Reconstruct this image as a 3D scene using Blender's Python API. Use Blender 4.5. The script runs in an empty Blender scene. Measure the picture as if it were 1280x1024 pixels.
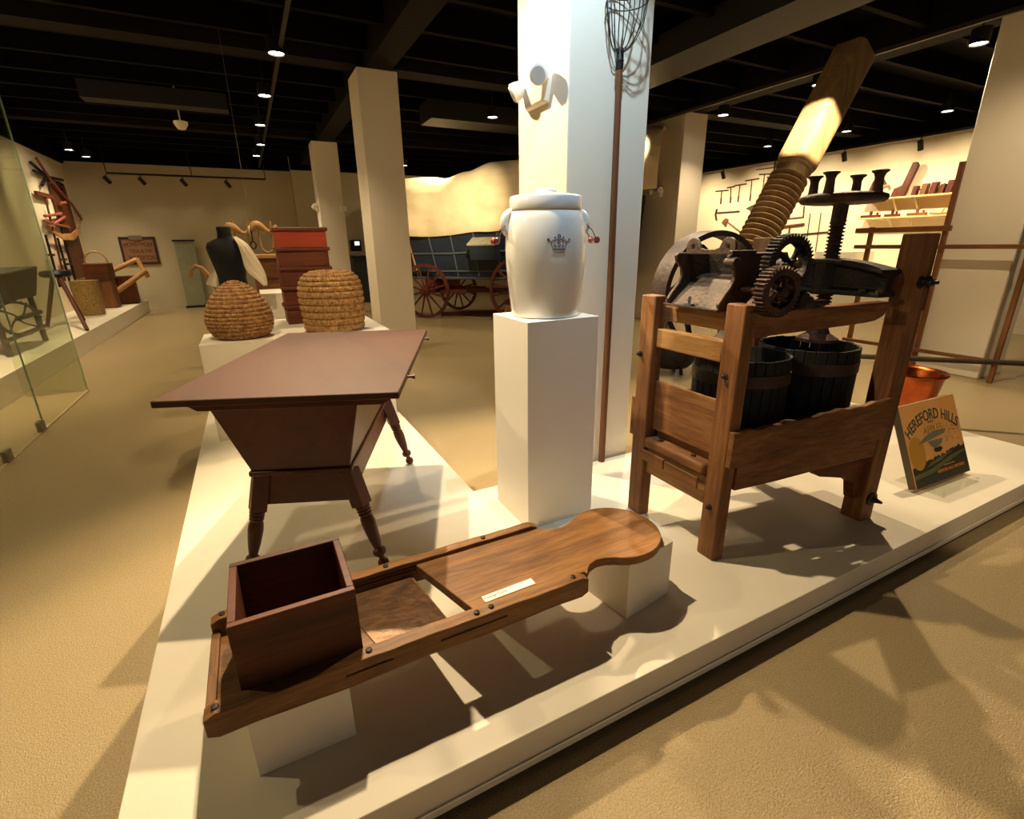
import bpy, bmesh, math, random
from mathutils import Vector, Matrix
random.seed(7)
PI = math.pi
S = bpy.context.scene
COL = S.collection
R = math.radians

def lin(c):
    if isinstance(c, str):
        c = tuple(int(c[i:i+2], 16)/255 for i in (0, 2, 4))
    return tuple(x/12.92 if x <= .04045 else ((x+.055)/1.055)**2.4 for x in c[:3]) + (1.0,)

# ------------------------------------------------------------------ camera, world, main lights, exposure
cam_d = bpy.data.cameras.new('camera'); cam = bpy.data.objects.new('camera', cam_d); COL.objects.link(cam)
f_px, pitch, roll, yaw = 614.997, R(18.5898), R(.8176), R(26.974)
Fw = Vector((math.sin(yaw)*math.cos(pitch), math.cos(yaw)*math.cos(pitch), -math.sin(pitch)))
rt = Vector((math.cos(yaw), -math.sin(yaw), 0)); dn = Fw.cross(rt)
r2 = rt*math.cos(roll)+dn*math.sin(roll); d2 = -rt*math.sin(roll)+dn*math.cos(roll)
mw = Matrix((( r2.x, -d2.x, -Fw.x, 0), (r2.y, -d2.y, -Fw.y, 0), (r2.z, -d2.z, -Fw.z, 1.5), (0, 0, 0, 1)))
cam.matrix_world = mw
cam_d.sensor_width = 36; cam_d.lens = f_px/1280*36; cam_d.clip_start = .05; cam_d.clip_end = 100
S.camera = cam
S.view_settings.view_transform = 'Standard'; S.view_settings.look = 'None'
S.view_settings.exposure = 0.35; S.view_settings.gamma = 1.0
S.view_settings.use_curve_mapping = False
wd = bpy.data.worlds.new('world'); S.world = wd; wd.use_nodes = True
wd.node_tree.nodes['Background'].inputs[0].default_value = (1.0, .80, .55, 1)
wd.node_tree.nodes['Background'].inputs[1].default_value = .02

WARM = (1.0, .79, .50)
def spot(name, loc, target, power, angle=80, blend=.5, color=WARM, radius=.03):
    d = bpy.data.lights.new(name, 'SPOT'); d.energy = power; d.spot_size = R(angle); d.spot_blend = blend
    d.color = color; d.shadow_soft_size = radius
    o = bpy.data.objects.new(name, d); COL.objects.link(o); o.location = loc
    o.rotation_euler = (Vector(target)-Vector(loc)).to_track_quat('-Z', 'Y').to_euler()
    return o
# keys over the platform
spot('ceiling_spot', (.46, 2.3, 3.4), (.6, 1.1, .2), 300, 78, .35)
spot('ceiling_spot', (.55, 3.75, 3.4), (1.0, 1.5, .2), 480, 90, .5)
spot('ceiling_spot', (.5, 5.2, 3.4), (.3, 4.2, .8), 120, 90, .6)
spot('ceiling_spot', (-2.6, 2.6, 3.4), (.2, 1.5, .0), 140, 75, .6)
spot('ceiling_spot', (2.9, 3.3, 3.4), (3.0, 1.6, .2), 210, 100, .6)  # added back light over the press, outside the lamp rows
spot('ceiling_spot', (3.85, 2.4, 3.4), (3.7, 1.0, .2), 260, 120, .4)
spot('ceiling_spot', (-2.2, 4.6, 3.4), (-1.6, 4.6, 0), 90, 110, .8)
spot('ceiling_spot', (-2.3, 6.6, 3.35), (-3.4, 7.2, 1.0), 480, 110, .7)
spot('ceiling_spot', (-2.3, 9.6, 3.35), (-3.4, 10.2, .8), 200, 110, .7)
# cooler lamp beside the near column
spot('column_spot', (1.2, 1.55, 3.42), (1.62, 2.3, 1.95), 125, 66, .6, (.56, .79, 1.0))
spot('plinth_fill', (-.5, 2.9, 3.4), (.1, 4.45, 1.1), 130, 42, .6)  # added fill to brighten the skep, cloth and hive fronts
# added narrow spot to brighten the book cover; no fitting belongs to it
spot('book_fill', (2.7, -.2, 3.4), (3.37, 1.15, .35), 110, 22, .6)
# big screw spot
spot('ceiling_spot', (3.3, 2.0, 3.2), (4.66, 3.2, 2.38), 2200, 16, .2)
# added cool fill for daylight assumed behind the visitor; no window is built
ad = bpy.data.lights.new('daylight_fill', 'AREA'); ad.shape = 'RECTANGLE'; ad.size = 4.5; ad.size_y = 2.4
ad.energy = 14; ad.color = (.78, .88, 1.0)
ao = bpy.data.objects.new('daylight_fill', ad); COL.objects.link(ao); ao.location = (1.5, -4.85, 1.7)
ao.rotation_euler = (R(90), 0, 0)
# visible ceiling down-lights: real lamps (the fittings are built further down)
DOWN = [(.60, 6.45), (.54, 8.15), (.53, 10.0), (.58, 11.8), (.53, 13.2), (3.8, 8.0), (3.87, 13.4),
        (7.12, 6.4), (6.95, 4.74), (7.1, 3.15), (10.26, 7.94), (10.3, 6.33), (10.25, 4.75), (-2.83, 13.8), (-2.74, 14.65)]
for x, y in DOWN:
    spot('downlight_lamp', (x, y, 3.40), (x, y, 0), 120, 110, .8)

# ------------------------------------------------------------------ materials
MC = {}
def new_mat(name):
    m = bpy.data.materials.new(name); m.use_nodes = True
    nt = m.node_tree; b = nt.nodes['Principled BSDF']
    return m, nt, b
def N(nt, t, **kw):
    n = nt.nodes.new(t)
    for k, v in kw.items():
        if k in n.inputs: n.inputs[k].default_value = v
        else: setattr(n, k, v)
    return n
def plain(name, c, rough=.5, metal=0, bump=0, bscale=40, var=0, vscale=6, c2=None, coat=0, spec=.5):
    if name in MC: return MC[name]
    m, nt, b = new_mat(name); L = nt.links
    b.inputs['Base Color'].default_value = lin(c); b.inputs['Roughness'].default_value = rough
    b.inputs['Metallic'].default_value = metal; b.inputs['Coat Weight'].default_value = coat
    b.inputs['Specular IOR Level'].default_value = spec
    tc = N(nt, 'ShaderNodeTexCoord')
    if c2 is not None:
        n = N(nt, 'ShaderNodeTexNoise', Scale=vscale, Detail=6.0, Roughness=.65); L.new(tc.outputs['Object'], n.inputs['Vector'])
        r = N(nt, 'ShaderNodeValToRGB'); r.color_ramp.elements[0].position = .35; r.color_ramp.elements[1].position = .68
        r.color_ramp.elements[0].color = lin(c); r.color_ramp.elements[1].color = lin(c2)
        L.new(n.outputs['Fac'], r.inputs['Fac']); L.new(r.outputs['Color'], b.inputs['Base Color'])
    if bump:
        n2 = N(nt, 'ShaderNodeTexNoise', Scale=bscale, Detail=5.0); L.new(tc.outputs['Object'], n2.inputs['Vector'])
        bp = N(nt, 'ShaderNodeBump', Strength=bump, Distance=.01); L.new(n2.outputs['Fac'], bp.inputs['Height'])
        L.new(bp.outputs['Normal'], b.inputs['Normal'])
    MC[name] = m; return m
def wood(name, dark, light, axis='X', rough=.55, scale=1.0, knots=True, bump=.25, mid=None):
    key = name+axis
    if key in MC: return MC[key]
    m, nt, b = new_mat(key); L = nt.links
    tc = N(nt, 'ShaderNodeTexCoord'); mp = N(nt, 'ShaderNodeMapping')
    s = {'X': (1.2, 14, 14), 'Y': (14, 1.2, 14), 'Z': (14, 14, 1.2)}[axis]
    mp.inputs['Scale'].default_value = tuple(k*scale for k in s)
    L.new(tc.outputs['Object'], mp.inputs['Vector'])
    oi = N(nt, 'ShaderNodeObjectInfo')
    va = N(nt, 'ShaderNodeVectorMath', operation='ADD'); L.new(mp.outputs['Vector'], va.inputs[0])
    sc = N(nt, 'ShaderNodeMath', operation='MULTIPLY'); sc.inputs[1].default_value = 31; L.new(oi.outputs['Random'], sc.inputs[0])
    L.new(sc.outputs[0], va.inputs[1])
    n1 = N(nt, 'ShaderNodeTexNoise', Scale=1.0, Detail=8.0, Roughness=.62, Distortion=.8); L.new(va.outputs[0], n1.inputs['Vector'])
    n2 = N(nt, 'ShaderNodeTexNoise', Scale=5.0, Detail=4.0, Roughness=.7, Distortion=.3); L.new(va.outputs[0], n2.inputs['Vector'])
    n3 = N(nt, 'ShaderNodeTexNoise', Scale=2.2, Detail=3.0); L.new(tc.outputs['Object'], n3.inputs['Vector'])
    mx = N(nt, 'ShaderNodeMix', data_type='FLOAT'); mx.inputs[0].default_value = .42
    L.new(n1.outputs['Fac'], mx.inputs[2]); L.new(n2.outputs['Fac'], mx.inputs[3])
    mx2 = N(nt, 'ShaderNodeMix', data_type='FLOAT'); mx2.inputs[0].default_value = .3
    L.new(mx.outputs[0], mx2.inputs[2]); L.new(n3.outputs['Fac'], mx2.inputs[3])
    r = N(nt, 'ShaderNodeValToRGB'); e = r.color_ramp.elements
    e[0].position = .36; e[0].color = lin(dark); e[1].position = .66; e[1].color = lin(light)
    if mid: k = e.new(.5); k.color = lin(mid)
    L.new(mx2.outputs[0], r.inputs['Fac']); L.new(r.outputs['Color'], b.inputs['Base Color'])
    b.inputs['Roughness'].default_value = rough; b.inputs['Specular IOR Level'].default_value = .35
    bp = N(nt, 'ShaderNodeBump', Strength=bump, Distance=.004); L.new(mx.outputs[0], bp.inputs['Height']); L.new(bp.outputs['Normal'], b.inputs['Normal'])
    MC[key] = m; return m
def emis(name, c, s):
    if name in MC: return MC[name]
    m, nt, b = new_mat(name); b.inputs['Base Color'].default_value = (0, 0, 0, 1)
    b.inputs['Emission Color'].default_value = lin(c); b.inputs['Emission Strength'].default_value = s
    MC[name] = m; return m
def glassmat(name, tint, refl=.12):
    if name in MC: return MC[name]
    m = bpy.data.materials.new(name); m.use_nodes = True; nt = m.node_tree; nt.nodes.clear()
    o = N(nt, 'ShaderNodeOutputMaterial'); t = N(nt, 'ShaderNodeBsdfTransparent'); t.inputs[0].default_value = lin(tint)
    g = N(nt, 'ShaderNodeBsdfGlossy'); g.inputs['Roughness'].default_value = .02
    mx = N(nt, 'ShaderNodeMixShader'); lw = N(nt, 'ShaderNodeLayerWeight', Blend=.25); fr = N(nt, 'ShaderNodeMath', operation='MULTIPLY_ADD'); fr.inputs[1].default_value = .35; fr.inputs[2].default_value = .03
    nt.links.new(lw.outputs['Facing'], fr.inputs[0]); nt.links.new(fr.outputs[0], mx.inputs[0]); nt.links.new(t.outputs[0], mx.inputs[1]); nt.links.new(g.outputs[0], mx.inputs[2])
    nt.links.new(mx.outputs[0], o.inputs[0]); MC[name] = m; return m

WHITE = plain('white_paint', 'e9dfcb', .5, bump=.04, bscale=60, c2='e2d7c1', vscale=2)
WHITE2 = plain('pedestal_paint', 'ece6da', .45, bump=.03, bscale=50)
WALL = plain('wall_paint', 'e6d6b6', .75, bump=.03, bscale=80)
WALLD = plain('wall_paint_tan', 'bcb091', .8, bump=.03, bscale=80)
COLM = plain('column_paint', 'e8ddc8', .6, bump=.03, bscale=70)
BLACK = plain('ceiling_black', '050404', .9, spec=.1)
BEAM = plain('beam_brown', '100c08', .8, spec=.15)
BLKM = plain('black_metal', '100e0d', .45, .3)
IRON = plain('rusty_iron', '2c1f19', .55, .5, bump=.5, bscale=55, c2='5a4031', vscale=14)
IROND = plain('dark_iron', '17120f', .5, .5, bump=.4, bscale=60, c2='2d2620', vscale=10)
IRONW = plain('worn_iron', '2c2018', .55, .35, bump=.4, bscale=50, c2='54402e', vscale=9)
STEEL = plain('grey_steel', '8d8b84', .3, .9)
WIRE = plain('wire', '4a4a48', .4, .8)
# wood families
def W_press(a): return wood('press_wood', '4c2e18', 'a07246', a, .65, 1.2, mid='7a4f2b')
def W_rail(a): return wood('pale_press_wood', '775229', 'bd9359', a, .65, 1.2, mid='9c7240')
def W_cut(a): return wood('cutter_wood', '45290f', 'a3713e', a, .55, 1.3, mid='785026')
def W_box(a): return wood('box_wood', '351606', '753a14', a, .55, .8, mid='54270c')
def W_table(a): return wood('red_table_wood', '3d1a0f', '5f2d1b', a, .42, .35, bump=.06, mid='4f2315')
def W_hive(a): return wood('hive_wood', '4f2616', '83452b', a, .6, .7, bump=.1, mid='693420')
def W_dark(a): return wood('dark_stave_wood', '0a0808', '221a14', a, .7, 1.0, mid='14100d')
def W_brown(a): return wood('brown_wood', '4a2a15', '935f33', a, .6, 1.0)
def W_tan(a): return wood('tan_wood', '8a5d2f', 'd0a062', a, .6, 1.0)
def W_red(a): return wood('red_wagon_paint', '36130b', '6e2e1c', a, .6, 1.0)

# ------------------------------------------------------------------ mesh builder
class MB:
    def __init__(s): s.v = []; s.f = []; s.T = Matrix.Identity(4)
    def add(s, vs, fs):
        k = len(s.v); s.v += [s.T @ Vector(p) for p in vs]; s.f += [tuple(i+k for i in q) for q in fs]
    def box(s, c, d, rz=0, rot=None):
        M = Matrix.Translation(c) @ (rot.to_4x4() if rot is not None else Matrix.Rotation(rz, 4, 'Z'))
        x, y, z = d[0]/2, d[1]/2, d[2]/2
        vs = [M @ Vector((a*x, b*y, e*z)) for e in (-1, 1) for b in (-1, 1) for a in (-1, 1)]
        s.add(vs, [(0, 2, 3, 1), (4, 5, 7, 6), (0, 1, 5, 4), (2, 6, 7, 3), (0, 4, 6, 2), (1, 3, 7, 5)]); return s
    def bb(s, a, b):
        return s.box([(a[i]+b[i])/2 for i in range(3)], [abs(b[i]-a[i]) for i in range(3)])
    def hexa(s, p):   # 8 points: bottom 4 ccw, top 4 ccw
        s.add(p, [(3, 2, 1, 0), (4, 5, 6, 7), (0, 1, 5, 4), (1, 2, 6, 5), (2, 3, 7, 6), (3, 0, 4, 7)]); return s
    def loft(s, rings, cap=True, closed=True):
        n = len(rings[0]); vs = [p for r in rings for p in r]; fs = []
        for i in range(len(rings)-1):
            for j in range(n if closed else n-1):
                a = i*n+j; b = i*n+(j+1) % n; fs.append((a, b, b+n, a+n))
        if cap: fs.append(tuple(range(n))[::-1]); fs.append(tuple(range((len(rings)-1)*n, len(rings)*n)))
        s.add(vs, fs); return s
    def lathe(s, prof, c=(0, 0, 0), seg=32, axis=None, cap=True, fn=None):
        M = Matrix.Translation(c)
        if axis is not None: M = M @ Vector(axis).to_track_quat('Z', 'Y').to_matrix().to_4x4()
        rings = []
        for i, (r, z) in enumerate(prof):
            ring = []
            for k in range(seg):
                a = 2*PI*k/seg; rr = r if fn is None else r+fn(i, a)
                ring.append(M @ Vector((rr*math.cos(a), rr*math.sin(a), z)))
            rings.append(ring)
        return s.loft(rings, cap)
    def cyl(s, a, b, r, seg=16, r2=None):
        a = Vector(a); b = Vector(b); L = (b-a).length
        return s.lathe([(r, 0), (r if r2 is None else r2, L)], a, seg, b-a)
    def tube(s, pts, r, seg=8, closed=False, cap=True):
        pts = [Vector(p) for p in pts]; n = len(pts); rings = []
        up = None
        for i, p in enumerate(pts):
            if closed: t = pts[(i+1) % n]-pts[i-1]
            else: t = pts[min(i+1, n-1)]-pts[max(i-1, 0)]
            t.normalize()
            if up is None:
                up = Vector((0, 0, 1)) if abs(t.z) < .9 else Vector((1, 0, 0))
            u = (up-t*up.dot(t)).normalized(); w = t.cross(u); up = u
            rr = r[i] if isinstance(r, (list, tuple)) else r
            rings.append([p+u*math.cos(2*PI*k/seg)*rr+w*math.sin(2*PI*k/seg)*rr for k in range(seg)])
        if closed: rings.append(rings[0])
        return s.loft(rings, cap and not closed)
    def prism(s, poly, o, ux, uy, ext):   # poly in (ux,uy) plane, extruded by vector ext
        o = Vector(o); ux = Vector(ux); uy = Vector(uy); e = Vector(ext)
        a = [o+ux*p[0]+uy*p[1] for p in poly]; b = [p+e for p in a]
        n = len(poly); fs = [tuple(range(n))[::-1], tuple(range(n, 2*n))]+[(i, (i+1) % n, (i+1) % n+n, i+n) for i in range(n)]
        s.add(a+b, fs); return s
    def build(s, name, mat, parent=None, bevel=0, smooth=True, ang=35, sub=0, **props):
        me = bpy.data.meshes.new(name)
        if parent is not None: org = parent_world(parent)
        else:
            xs = [v.x for v in s.v]; ys = [v.y for v in s.v]; zs = [v.z for v in s.v]
            org = Vector(((min(xs)+max(xs))/2, (min(ys)+max(ys))/2, min(zs)))
        me.from_pydata([v-org for v in s.v], [], s.f)
        bm = bmesh.new(); bm.from_mesh(me); bmesh.ops.recalc_face_normals(bm, faces=bm.faces); bm.to_mesh(me); bm.free()
        o = bpy.data.objects.new(name, me); COL.objects.link(o)
        if mat: me.materials.append(mat)
        if smooth:
            me.shade_smooth(); me.set_sharp_from_angle(angle=R(ang))
        if parent is not None: o.parent = parent
        else: o.location = org
        if bevel:
            m = o.modifiers.new('bevel', 'BEVEL'); m.width = bevel; m.segments = 2; m.limit_method = 'ANGLE'; m.angle_limit = R(40)
        if sub:
            m = o.modifiers.new('sub', 'SUBSURF'); m.levels = sub; m.render_levels = sub
        for k, v in props.items(): o[k] = v
        return o
def parent_world(p):
    w = Vector((0, 0, 0))
    while p is not None: w += p.location; p = p.parent
    return w
def thing(name, loc, label, cat, group=None):
    o = bpy.data.objects.new(name, None); o.empty_display_size = .1; COL.objects.link(o); o.location = loc
    o['label'] = label; o['category'] = cat
    if group: o['group'] = group
    return o
def tag(o, label, cat, group=None):
    o['label'] = label; o['category'] = cat
    if group: o['group'] = group
    return o
def struct(mb, name, mat, **k):
    o = mb.build(name, mat, smooth=False, **k); o['kind'] = 'structure'; return o
def rotz(c, a): return Matrix.Translation(c) @ Matrix.Rotation(a, 4, 'Z') @ Matrix.Translation(-Vector(c))
def lettering(name, s, size, M, mat, parent, ext=.0006, warp=None, sx=1.0, bold=0.0, **props):
    cu = bpy.data.curves.new(name, 'FONT'); cu.body = s; cu.size = size; cu.extrude = ext; cu.offset = bold
    cu.align_x = 'CENTER'; cu.align_y = 'CENTER'
    t = bpy.data.objects.new(name, cu); COL.objects.link(t)
    dg = bpy.context.evaluated_depsgraph_get(); me = bpy.data.meshes.new_from_object(t.evaluated_get(dg))
    bpy.data.objects.remove(t); org = parent_world(parent)
    for v in me.vertices:
        x, y, z = v.co; x *= sx
        if warp: x, y = warp(x, y)
        v.co = M @ Vector((x, y, z)) - org
    me.materials.clear(); me.materials.append(mat)
    o = bpy.data.objects.new(name, me); COL.objects.link(o); o.parent = parent
    for k, v in props.items(): o[k] = v
    return o

# ------------------------------------------------------------------ the room
def floor_mat():
    m, nt, b = new_mat('speckled_floor'); L = nt.links
    tc = N(nt, 'ShaderNodeTexCoord')
    n1 = N(nt, 'ShaderNodeTexNoise', Scale=170.0, Detail=3.0, Roughness=.7); L.new(tc.outputs['Object'], n1.inputs['Vector'])
    n2 = N(nt, 'ShaderNodeTexNoise', Scale=.9, Detail=4.0); L.new(tc.outputs['Object'], n2.inputs['Vector'])
    r = N(nt, 'ShaderNodeValToRGB'); r.color_ramp.elements[0].position = .3; r.color_ramp.elements[1].position = .7
    r.color_ramp.elements[0].color = lin('85714f'); r.color_ramp.elements[1].color = lin('bda67e')
    L.new(n1.outputs['Fac'], r.inputs['Fac'])
    mx = N(nt, 'ShaderNodeMix', data_type='RGBA'); mx.inputs[7].default_value = lin('ae9a70')
    mth = N(nt, 'ShaderNodeMath', operation='MULTIPLY'); mth.inputs[1].default_value = .55
    L.new(n2.outputs['Fac'], mth.inputs[0]); L.new(mth.outputs[0], mx.inputs[0]); L.new(r.outputs['Color'], mx.inputs[6])
    L.new(mx.outputs[2], b.inputs['Base Color'])
    b.inputs['Roughness'].default_value = .2; b.inputs['Specular IOR Level'].default_value = .5
    n3 = N(nt, 'ShaderNodeTexNoise', Scale=190.0, Detail=3.0); L.new(tc.outputs['Object'], n3.inputs['Vector'])
    bp = N(nt, 'ShaderNodeBump', Strength=.8, Distance=.006); L.new(n3.outputs['Fac'], bp.inputs['Height']); L.new(bp.outputs['Normal'], b.inputs['Normal'])
    return m
XL, XR, YF, YB, HC = -3.5, 12.6, -5.0, 16.0, 3.5
struct(MB().bb((XL-.2, YF-.2, -.1), (XR+.2, YB+.2, 0)), 'floor', floor_mat())
struct(MB().bb((XL-.2, YF-.2, 3.98), (XR+.2, YB+.2, 4.1)), 'ceiling', BLACK)
struct(MB().bb((XL-.15, YF, 0), (XL, YB, 3.98)), 'wall_left', WALL)
struct(MB().bb((XR, YF, 0), (XR+.15, YB, 3.98)), 'wall_right', WALL)
struct(MB().bb((XL-.15, YB, 0), (XR+.15, YB+.15, 3.98)), 'wall_back', WALLD)
struct(MB().bb((1.4, 15.7, 0), (XR, YB-.001, 3.98)), 'wall_back_jog', WALLD)
struct(MB().bb((XL-.15, YF-.15, 0), (XR+.15, YF, 3.98)), 'wall_front', WALL)
# black fascia where the walls meet the ceiling structure
fb = MB(); fb.bb((XL, YB-.06, 3.47), (1.4, YB, 3.98)); fb.bb((1.4, 15.62, 3.47), (XR, 15.7, 3.98))
fb.bb((XR-.06, YF, 3.47), (XR, YB, 3.98)); fb.bb((XL, YF, 3.42), (XL+.06, YB, 3.98))
struct(fb, 'trim_1', BLACK)
# ceiling beams along and across the column rows, and joists between them
bm_ = MB()
for x in (1.83, 7.25):
    bm_.bb((x-.16, YF, 3.6), (x+.16, YB-.1, 3.97))
for y in (2.66, 7.43, 12.35):
    bm_.bb((XL+.06, y-.14, 3.66), (XR-.06, y+.14, 3.96))
struct(bm_, 'trim_2', BEAM)
jb = MB()
y = -4.5
while y < 15.8:
    if min(abs(y-2.66), abs(y-7.43), abs(y-12.35)) > .3: jb.bb((XL+.06, y-.035, 3.72), (XR-.06, y+.035, 3.97))
    y += .82
struct(jb, 'trim_3', plain('joist_black', '080605', .85, spec=.1))
dk = MB(); dk.bb((4.7, -1, 3.52), (5.35, 8.6, 3.8)); dk.bb((-1.7, 9.6, 3.5), (.1, 9.9, 3.72)); dk.bb((3.0, 8.6, 3.45), (6.0, 9.2, 3.75))
struct(dk, 'trim_4', plain('duct_brown', '0a0806', .6))
# columns
def column(x0, x1, y0, y1, label, notch=False):
    m = MB().bb((x0, y0, 0), (x1, y1, 3.6))
    o = m.build('column', COLM, bevel=.008); tag(o, label, 'column')
    return o
column(1.56, 2.08, 2.39, 2.93, 'near white square column behind the white crock and fruit picker pole')
column(1.56, 2.07, 7.16, 7.74, 'white square column standing behind the coiled straw skeps and dough table')
column(1.56, 2.08, 12.12, 12.6, 'farthest white square column, small, with twin lamps on both sides')
column(7.02, 7.55, 7.12, 8.15, 'white square column left of the giant wooden screw, above the flywheel')
column(7.04, 7.6, 2.36, 2.98, 'white square column at right edge behind the wooden frame rack')

# ------------------------------------------------------------------ display platforms
H = .15
pl = thing('display_platform', (2, 1.6, 0), 'large white L-shaped display platform under the press, dough table and cutter', 'platform')
L_poly = [(-.51, .925), (4.49, .925), (4.49, 2.37), (.95, 2.37), (.95, 6.3), (-.51, 6.3)]
MB().prism(L_poly, (0, 0, .028), (1, 0, 0), (0, 1, 0), (0, 0, H-.028)).build('platform_body', WHITE, pl, bevel=.003)
tr = MB().bb((-.51, .917, .022), (4.498, .9249, .05)); tr.bb((4.4901, .917, .022), (4.498, 2.37, .05))
tr.build('base_trim', WHITE, pl, bevel=.003)
in_poly = [(-.43, 1.03), (4.40, 1.03), (4.40, 2.29), (.87, 2.29), (.87, 6.22), (-.43, 6.22)]
MB().prism(in_poly, (0, 0, 0), (1, 0, 0), (0, 1, 0), (0, 0, .0279)).build('toe_kick', BLKM, pl)

# ------------------------------------------------------------------ cabbage cutter and its two blocks
b = MB().bb((-.19, 1.155, H), (.065, 1.42, .3515)).build('riser_block', WHITE, bevel=.002)
tag(b, 'white riser block under the box end of the cabbage cutter', 'riser block')
b = MB(); b.T = rotz((1.16, 1.3, 0), R(9)); b.bb((1.035, 1.17, H), (1.285, 1.41, .3915))
b = b.build('riser_block', WHITE, bevel=.002); tag(b, 'white riser block under the round handle end of the cabbage cutter', 'riser block')

kc = thing('cabbage_cutter', (.5, 1.32, .36), 'long wooden cabbage cutter board with sliding box and rounded handle end', 'cabbage cutter')
y0, y1 = 1.135, 1.50
# bed board: plate left part, front handle part with circular end
def arc(cx, cy, r, a0, a1, n): return [(cx+r*math.cos(R(a0+(a1-a0)*i/n)), cy+r*math.sin(R(a0+(a1-a0)*i/n))) for i in range(n+1)]
hand = [(.455, y0+.03), (.866, y0+.03), (.868, 1.15), (.885, 1.172), (.905, 1.188), (.94, 1.198), (.975, 1.193)]
hand += arc(1.115, 1.32, .178, -128, 128, 28)
hand += [(.975, 1.447), (.94, 1.440), (.905, 1.448), (.88, 1.462), (.86, 1.478), (.36, y1-.021)]
MB().prism(hand, (0, 0, .392), (1, 0, 0), (0, 1, 0), (0, 0, .034)).build('handle_board', W_cut('X'), kc, bevel=.003)
MB().prism([(-.262, y0+.03), (.39, y0+.03), (.345, y1-.03), (-.262, y1-.03)], (0, 0, .368), (1, 0, 0), (0, 1, 0), (0, 0, .018)).build('bed_board', W_cut('X'), kc, bevel=.002)
pb = MB().prism([(.17, y0+.035), (.385, y0+.035), (.335, y1-.032), (.09, y1-.032)], (0, 0, .3865), (1, 0, 0), (0, 1, 0), (0, 0, .003))
pb.build('blade', plain('worn_blade', '4a3320', .4, .5, bump=.3, bscale=30, c2='6b4a2c', vscale=12), kc, label='worn brown metal blade plate')
def rail(y, w, x0, x1, name='side_rail'):
    pts = []
    n = 44
    rings = []
    for i in range(n+1):
        x = x0+(x1-x0)*i/n
        t = (.429 if y < 1.3 else .442)+.0008*math.sin(i*1.7)+.001*math.sin(i*.63)
        bt = .352 + (.003*math.sin(i*.37) if name == 'side_rail' else 0)
        e = .002*math.sin(i*1.1)
        if i in (0, n): t -= .012; bt += .012
        ya, yb = y-w/2-e*.3, y+w/2
        rings.append([(x, ya, bt), (x, yb, bt), (x, yb, t), (x, ya, t-.002)])
    return MB().loft(rings).build(name, W_cut('X'), kc, bevel=.003, smooth=False)
rail(1.155, .044, -.272, .862); rail(1.498, .036, -.272, .858)
gr = MB().bb((-.2, 1.476, .405), (.857, 1.4805, .41)); gr.bb((-.2, 1.476, .418), (.857, 1.4805, .423)); gr.build('groove_strip', W_box('X'), kc)
for (x, w) in ((.06, .13), (.33, .22)): MB().bb((x, 1.1305, .391), (x+w, 1.1325, .395)).build('split_gap', IROND, kc)
cl = MB(); cl.bb((-.274, 1.176, .38), (-.25, 1.48, .4)); cl.build('end_cleat', W_cut('Y'), kc, bevel=.003)
for i, (x, y) in enumerate(((-.245, 1.155), (.13, 1.158), (.505, 1.155), (.81, 1.155), (.455, 1.153), (-.24, 1.499), (.26, 1.498), (.63, 1.498))):
    MB().lathe([(.009, 0), (.009, .003), (.006, .0045)], (x, y, .429 if y < 1.3 else .442), 10).build('nail', IROND, kc)
# sliding box
bx = MB(); bx.T = rotz((-.04, 1.33, 0), R(0))
X0, X1, Y0, Y1, Z0, Z1, tk = -.188, .118, 1.178, 1.468, .391, .625, .02
hb = MB().bb((X0, Y0, Z0), (X1, Y0+tk, Z1)); hb.bb((X0, Y1-tk, Z0), (X1, Y1, Z1))
hb.bb((X0, Y0+tk, Z0), (X0+tk, Y1-tk, Z1)); hb.bb((X1-tk, Y0+tk, Z0), (X1, Y1-tk, Z1))
hb.build('sliding_box', W_box('X'), kc, bevel=.0025)
cd = thing('label_card', (.59, 1.2, .4265), 'small white caption card lying on the cabbage cutter board', 'label card')
M = Matrix.Translation((.59, 1.2, .4275)) @ Matrix.Rotation(R(1.5), 4, 'Z')
c_ = MB(); c_.T = M; c_.box((0, 0, 0), (.185, .03, .0012)); c_.build('card', plain('card_white', 'f4eee0', .6), cd)
lettering('lettering', 'Cabbage Cutter', .013, M @ Matrix.Translation((-.047, .001, .0008)), plain('ink', '2a2622', .6), cd, .0002)

# ------------------------------------------------------------------ dough box table
TC = Vector((.277, 2.51, 0)); TA = R(-22)
tb = thing('dough_box_table', (.277, 2.51, H), 'dark red dough box table with wide flat lid and turned splayed legs', 'table')
TM = Matrix.Translation(TC) @ Matrix.Rotation(TA, 4, 'Z')
def TMB(): m = MB(); m.T = TM.copy(); return m
TMB().bb((-.425, -.70, .974), (.425, .70, 1.0)).build('lid', wood('lid_wood', '381f13', '502e1b', 'Y', .62, .3, bump=.05, mid='472a1b'), tb, bevel=.004)
for s in (-1, 1):
    TMB().prism([(-.33, .9738), (-.29, .948), (.36, .948), (.40, .9738)], (0, s*.655-.02, 0), (1, 0, 0), (0, 0, 1), (0, .04, 0)).build('lid_batten', W_table('X'), tb, bevel=.002)
def frus(a0, b0, a1, b1, z0, z1, cx=0):
    return [(-a0+cx, -b0, z0), (a0+cx, -b0, z0), (a0+cx, b0, z0), (-a0+cx, b0, z0), (-a1+cx, -b1, z1), (a1+cx, -b1, z1), (a1+cx, b1, z1), (-a1+cx, b1, z1)]
TMB().hexa(frus(.195, .53, .275, .60, .64, .9475, -.02)).build('trough', W_table('Y'), tb, bevel=.003)
TMB().hexa(frus(.205, .54, .205, .54, .618, .6405, -.02)).build('rim_moulding', W_table('Y'), tb, bevel=.006)
TMB().hexa(frus(.175, .50, .175, .50, .47, .6175, -.02)).build('apron', W_table('Y'), tb, bevel=.002)
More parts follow.
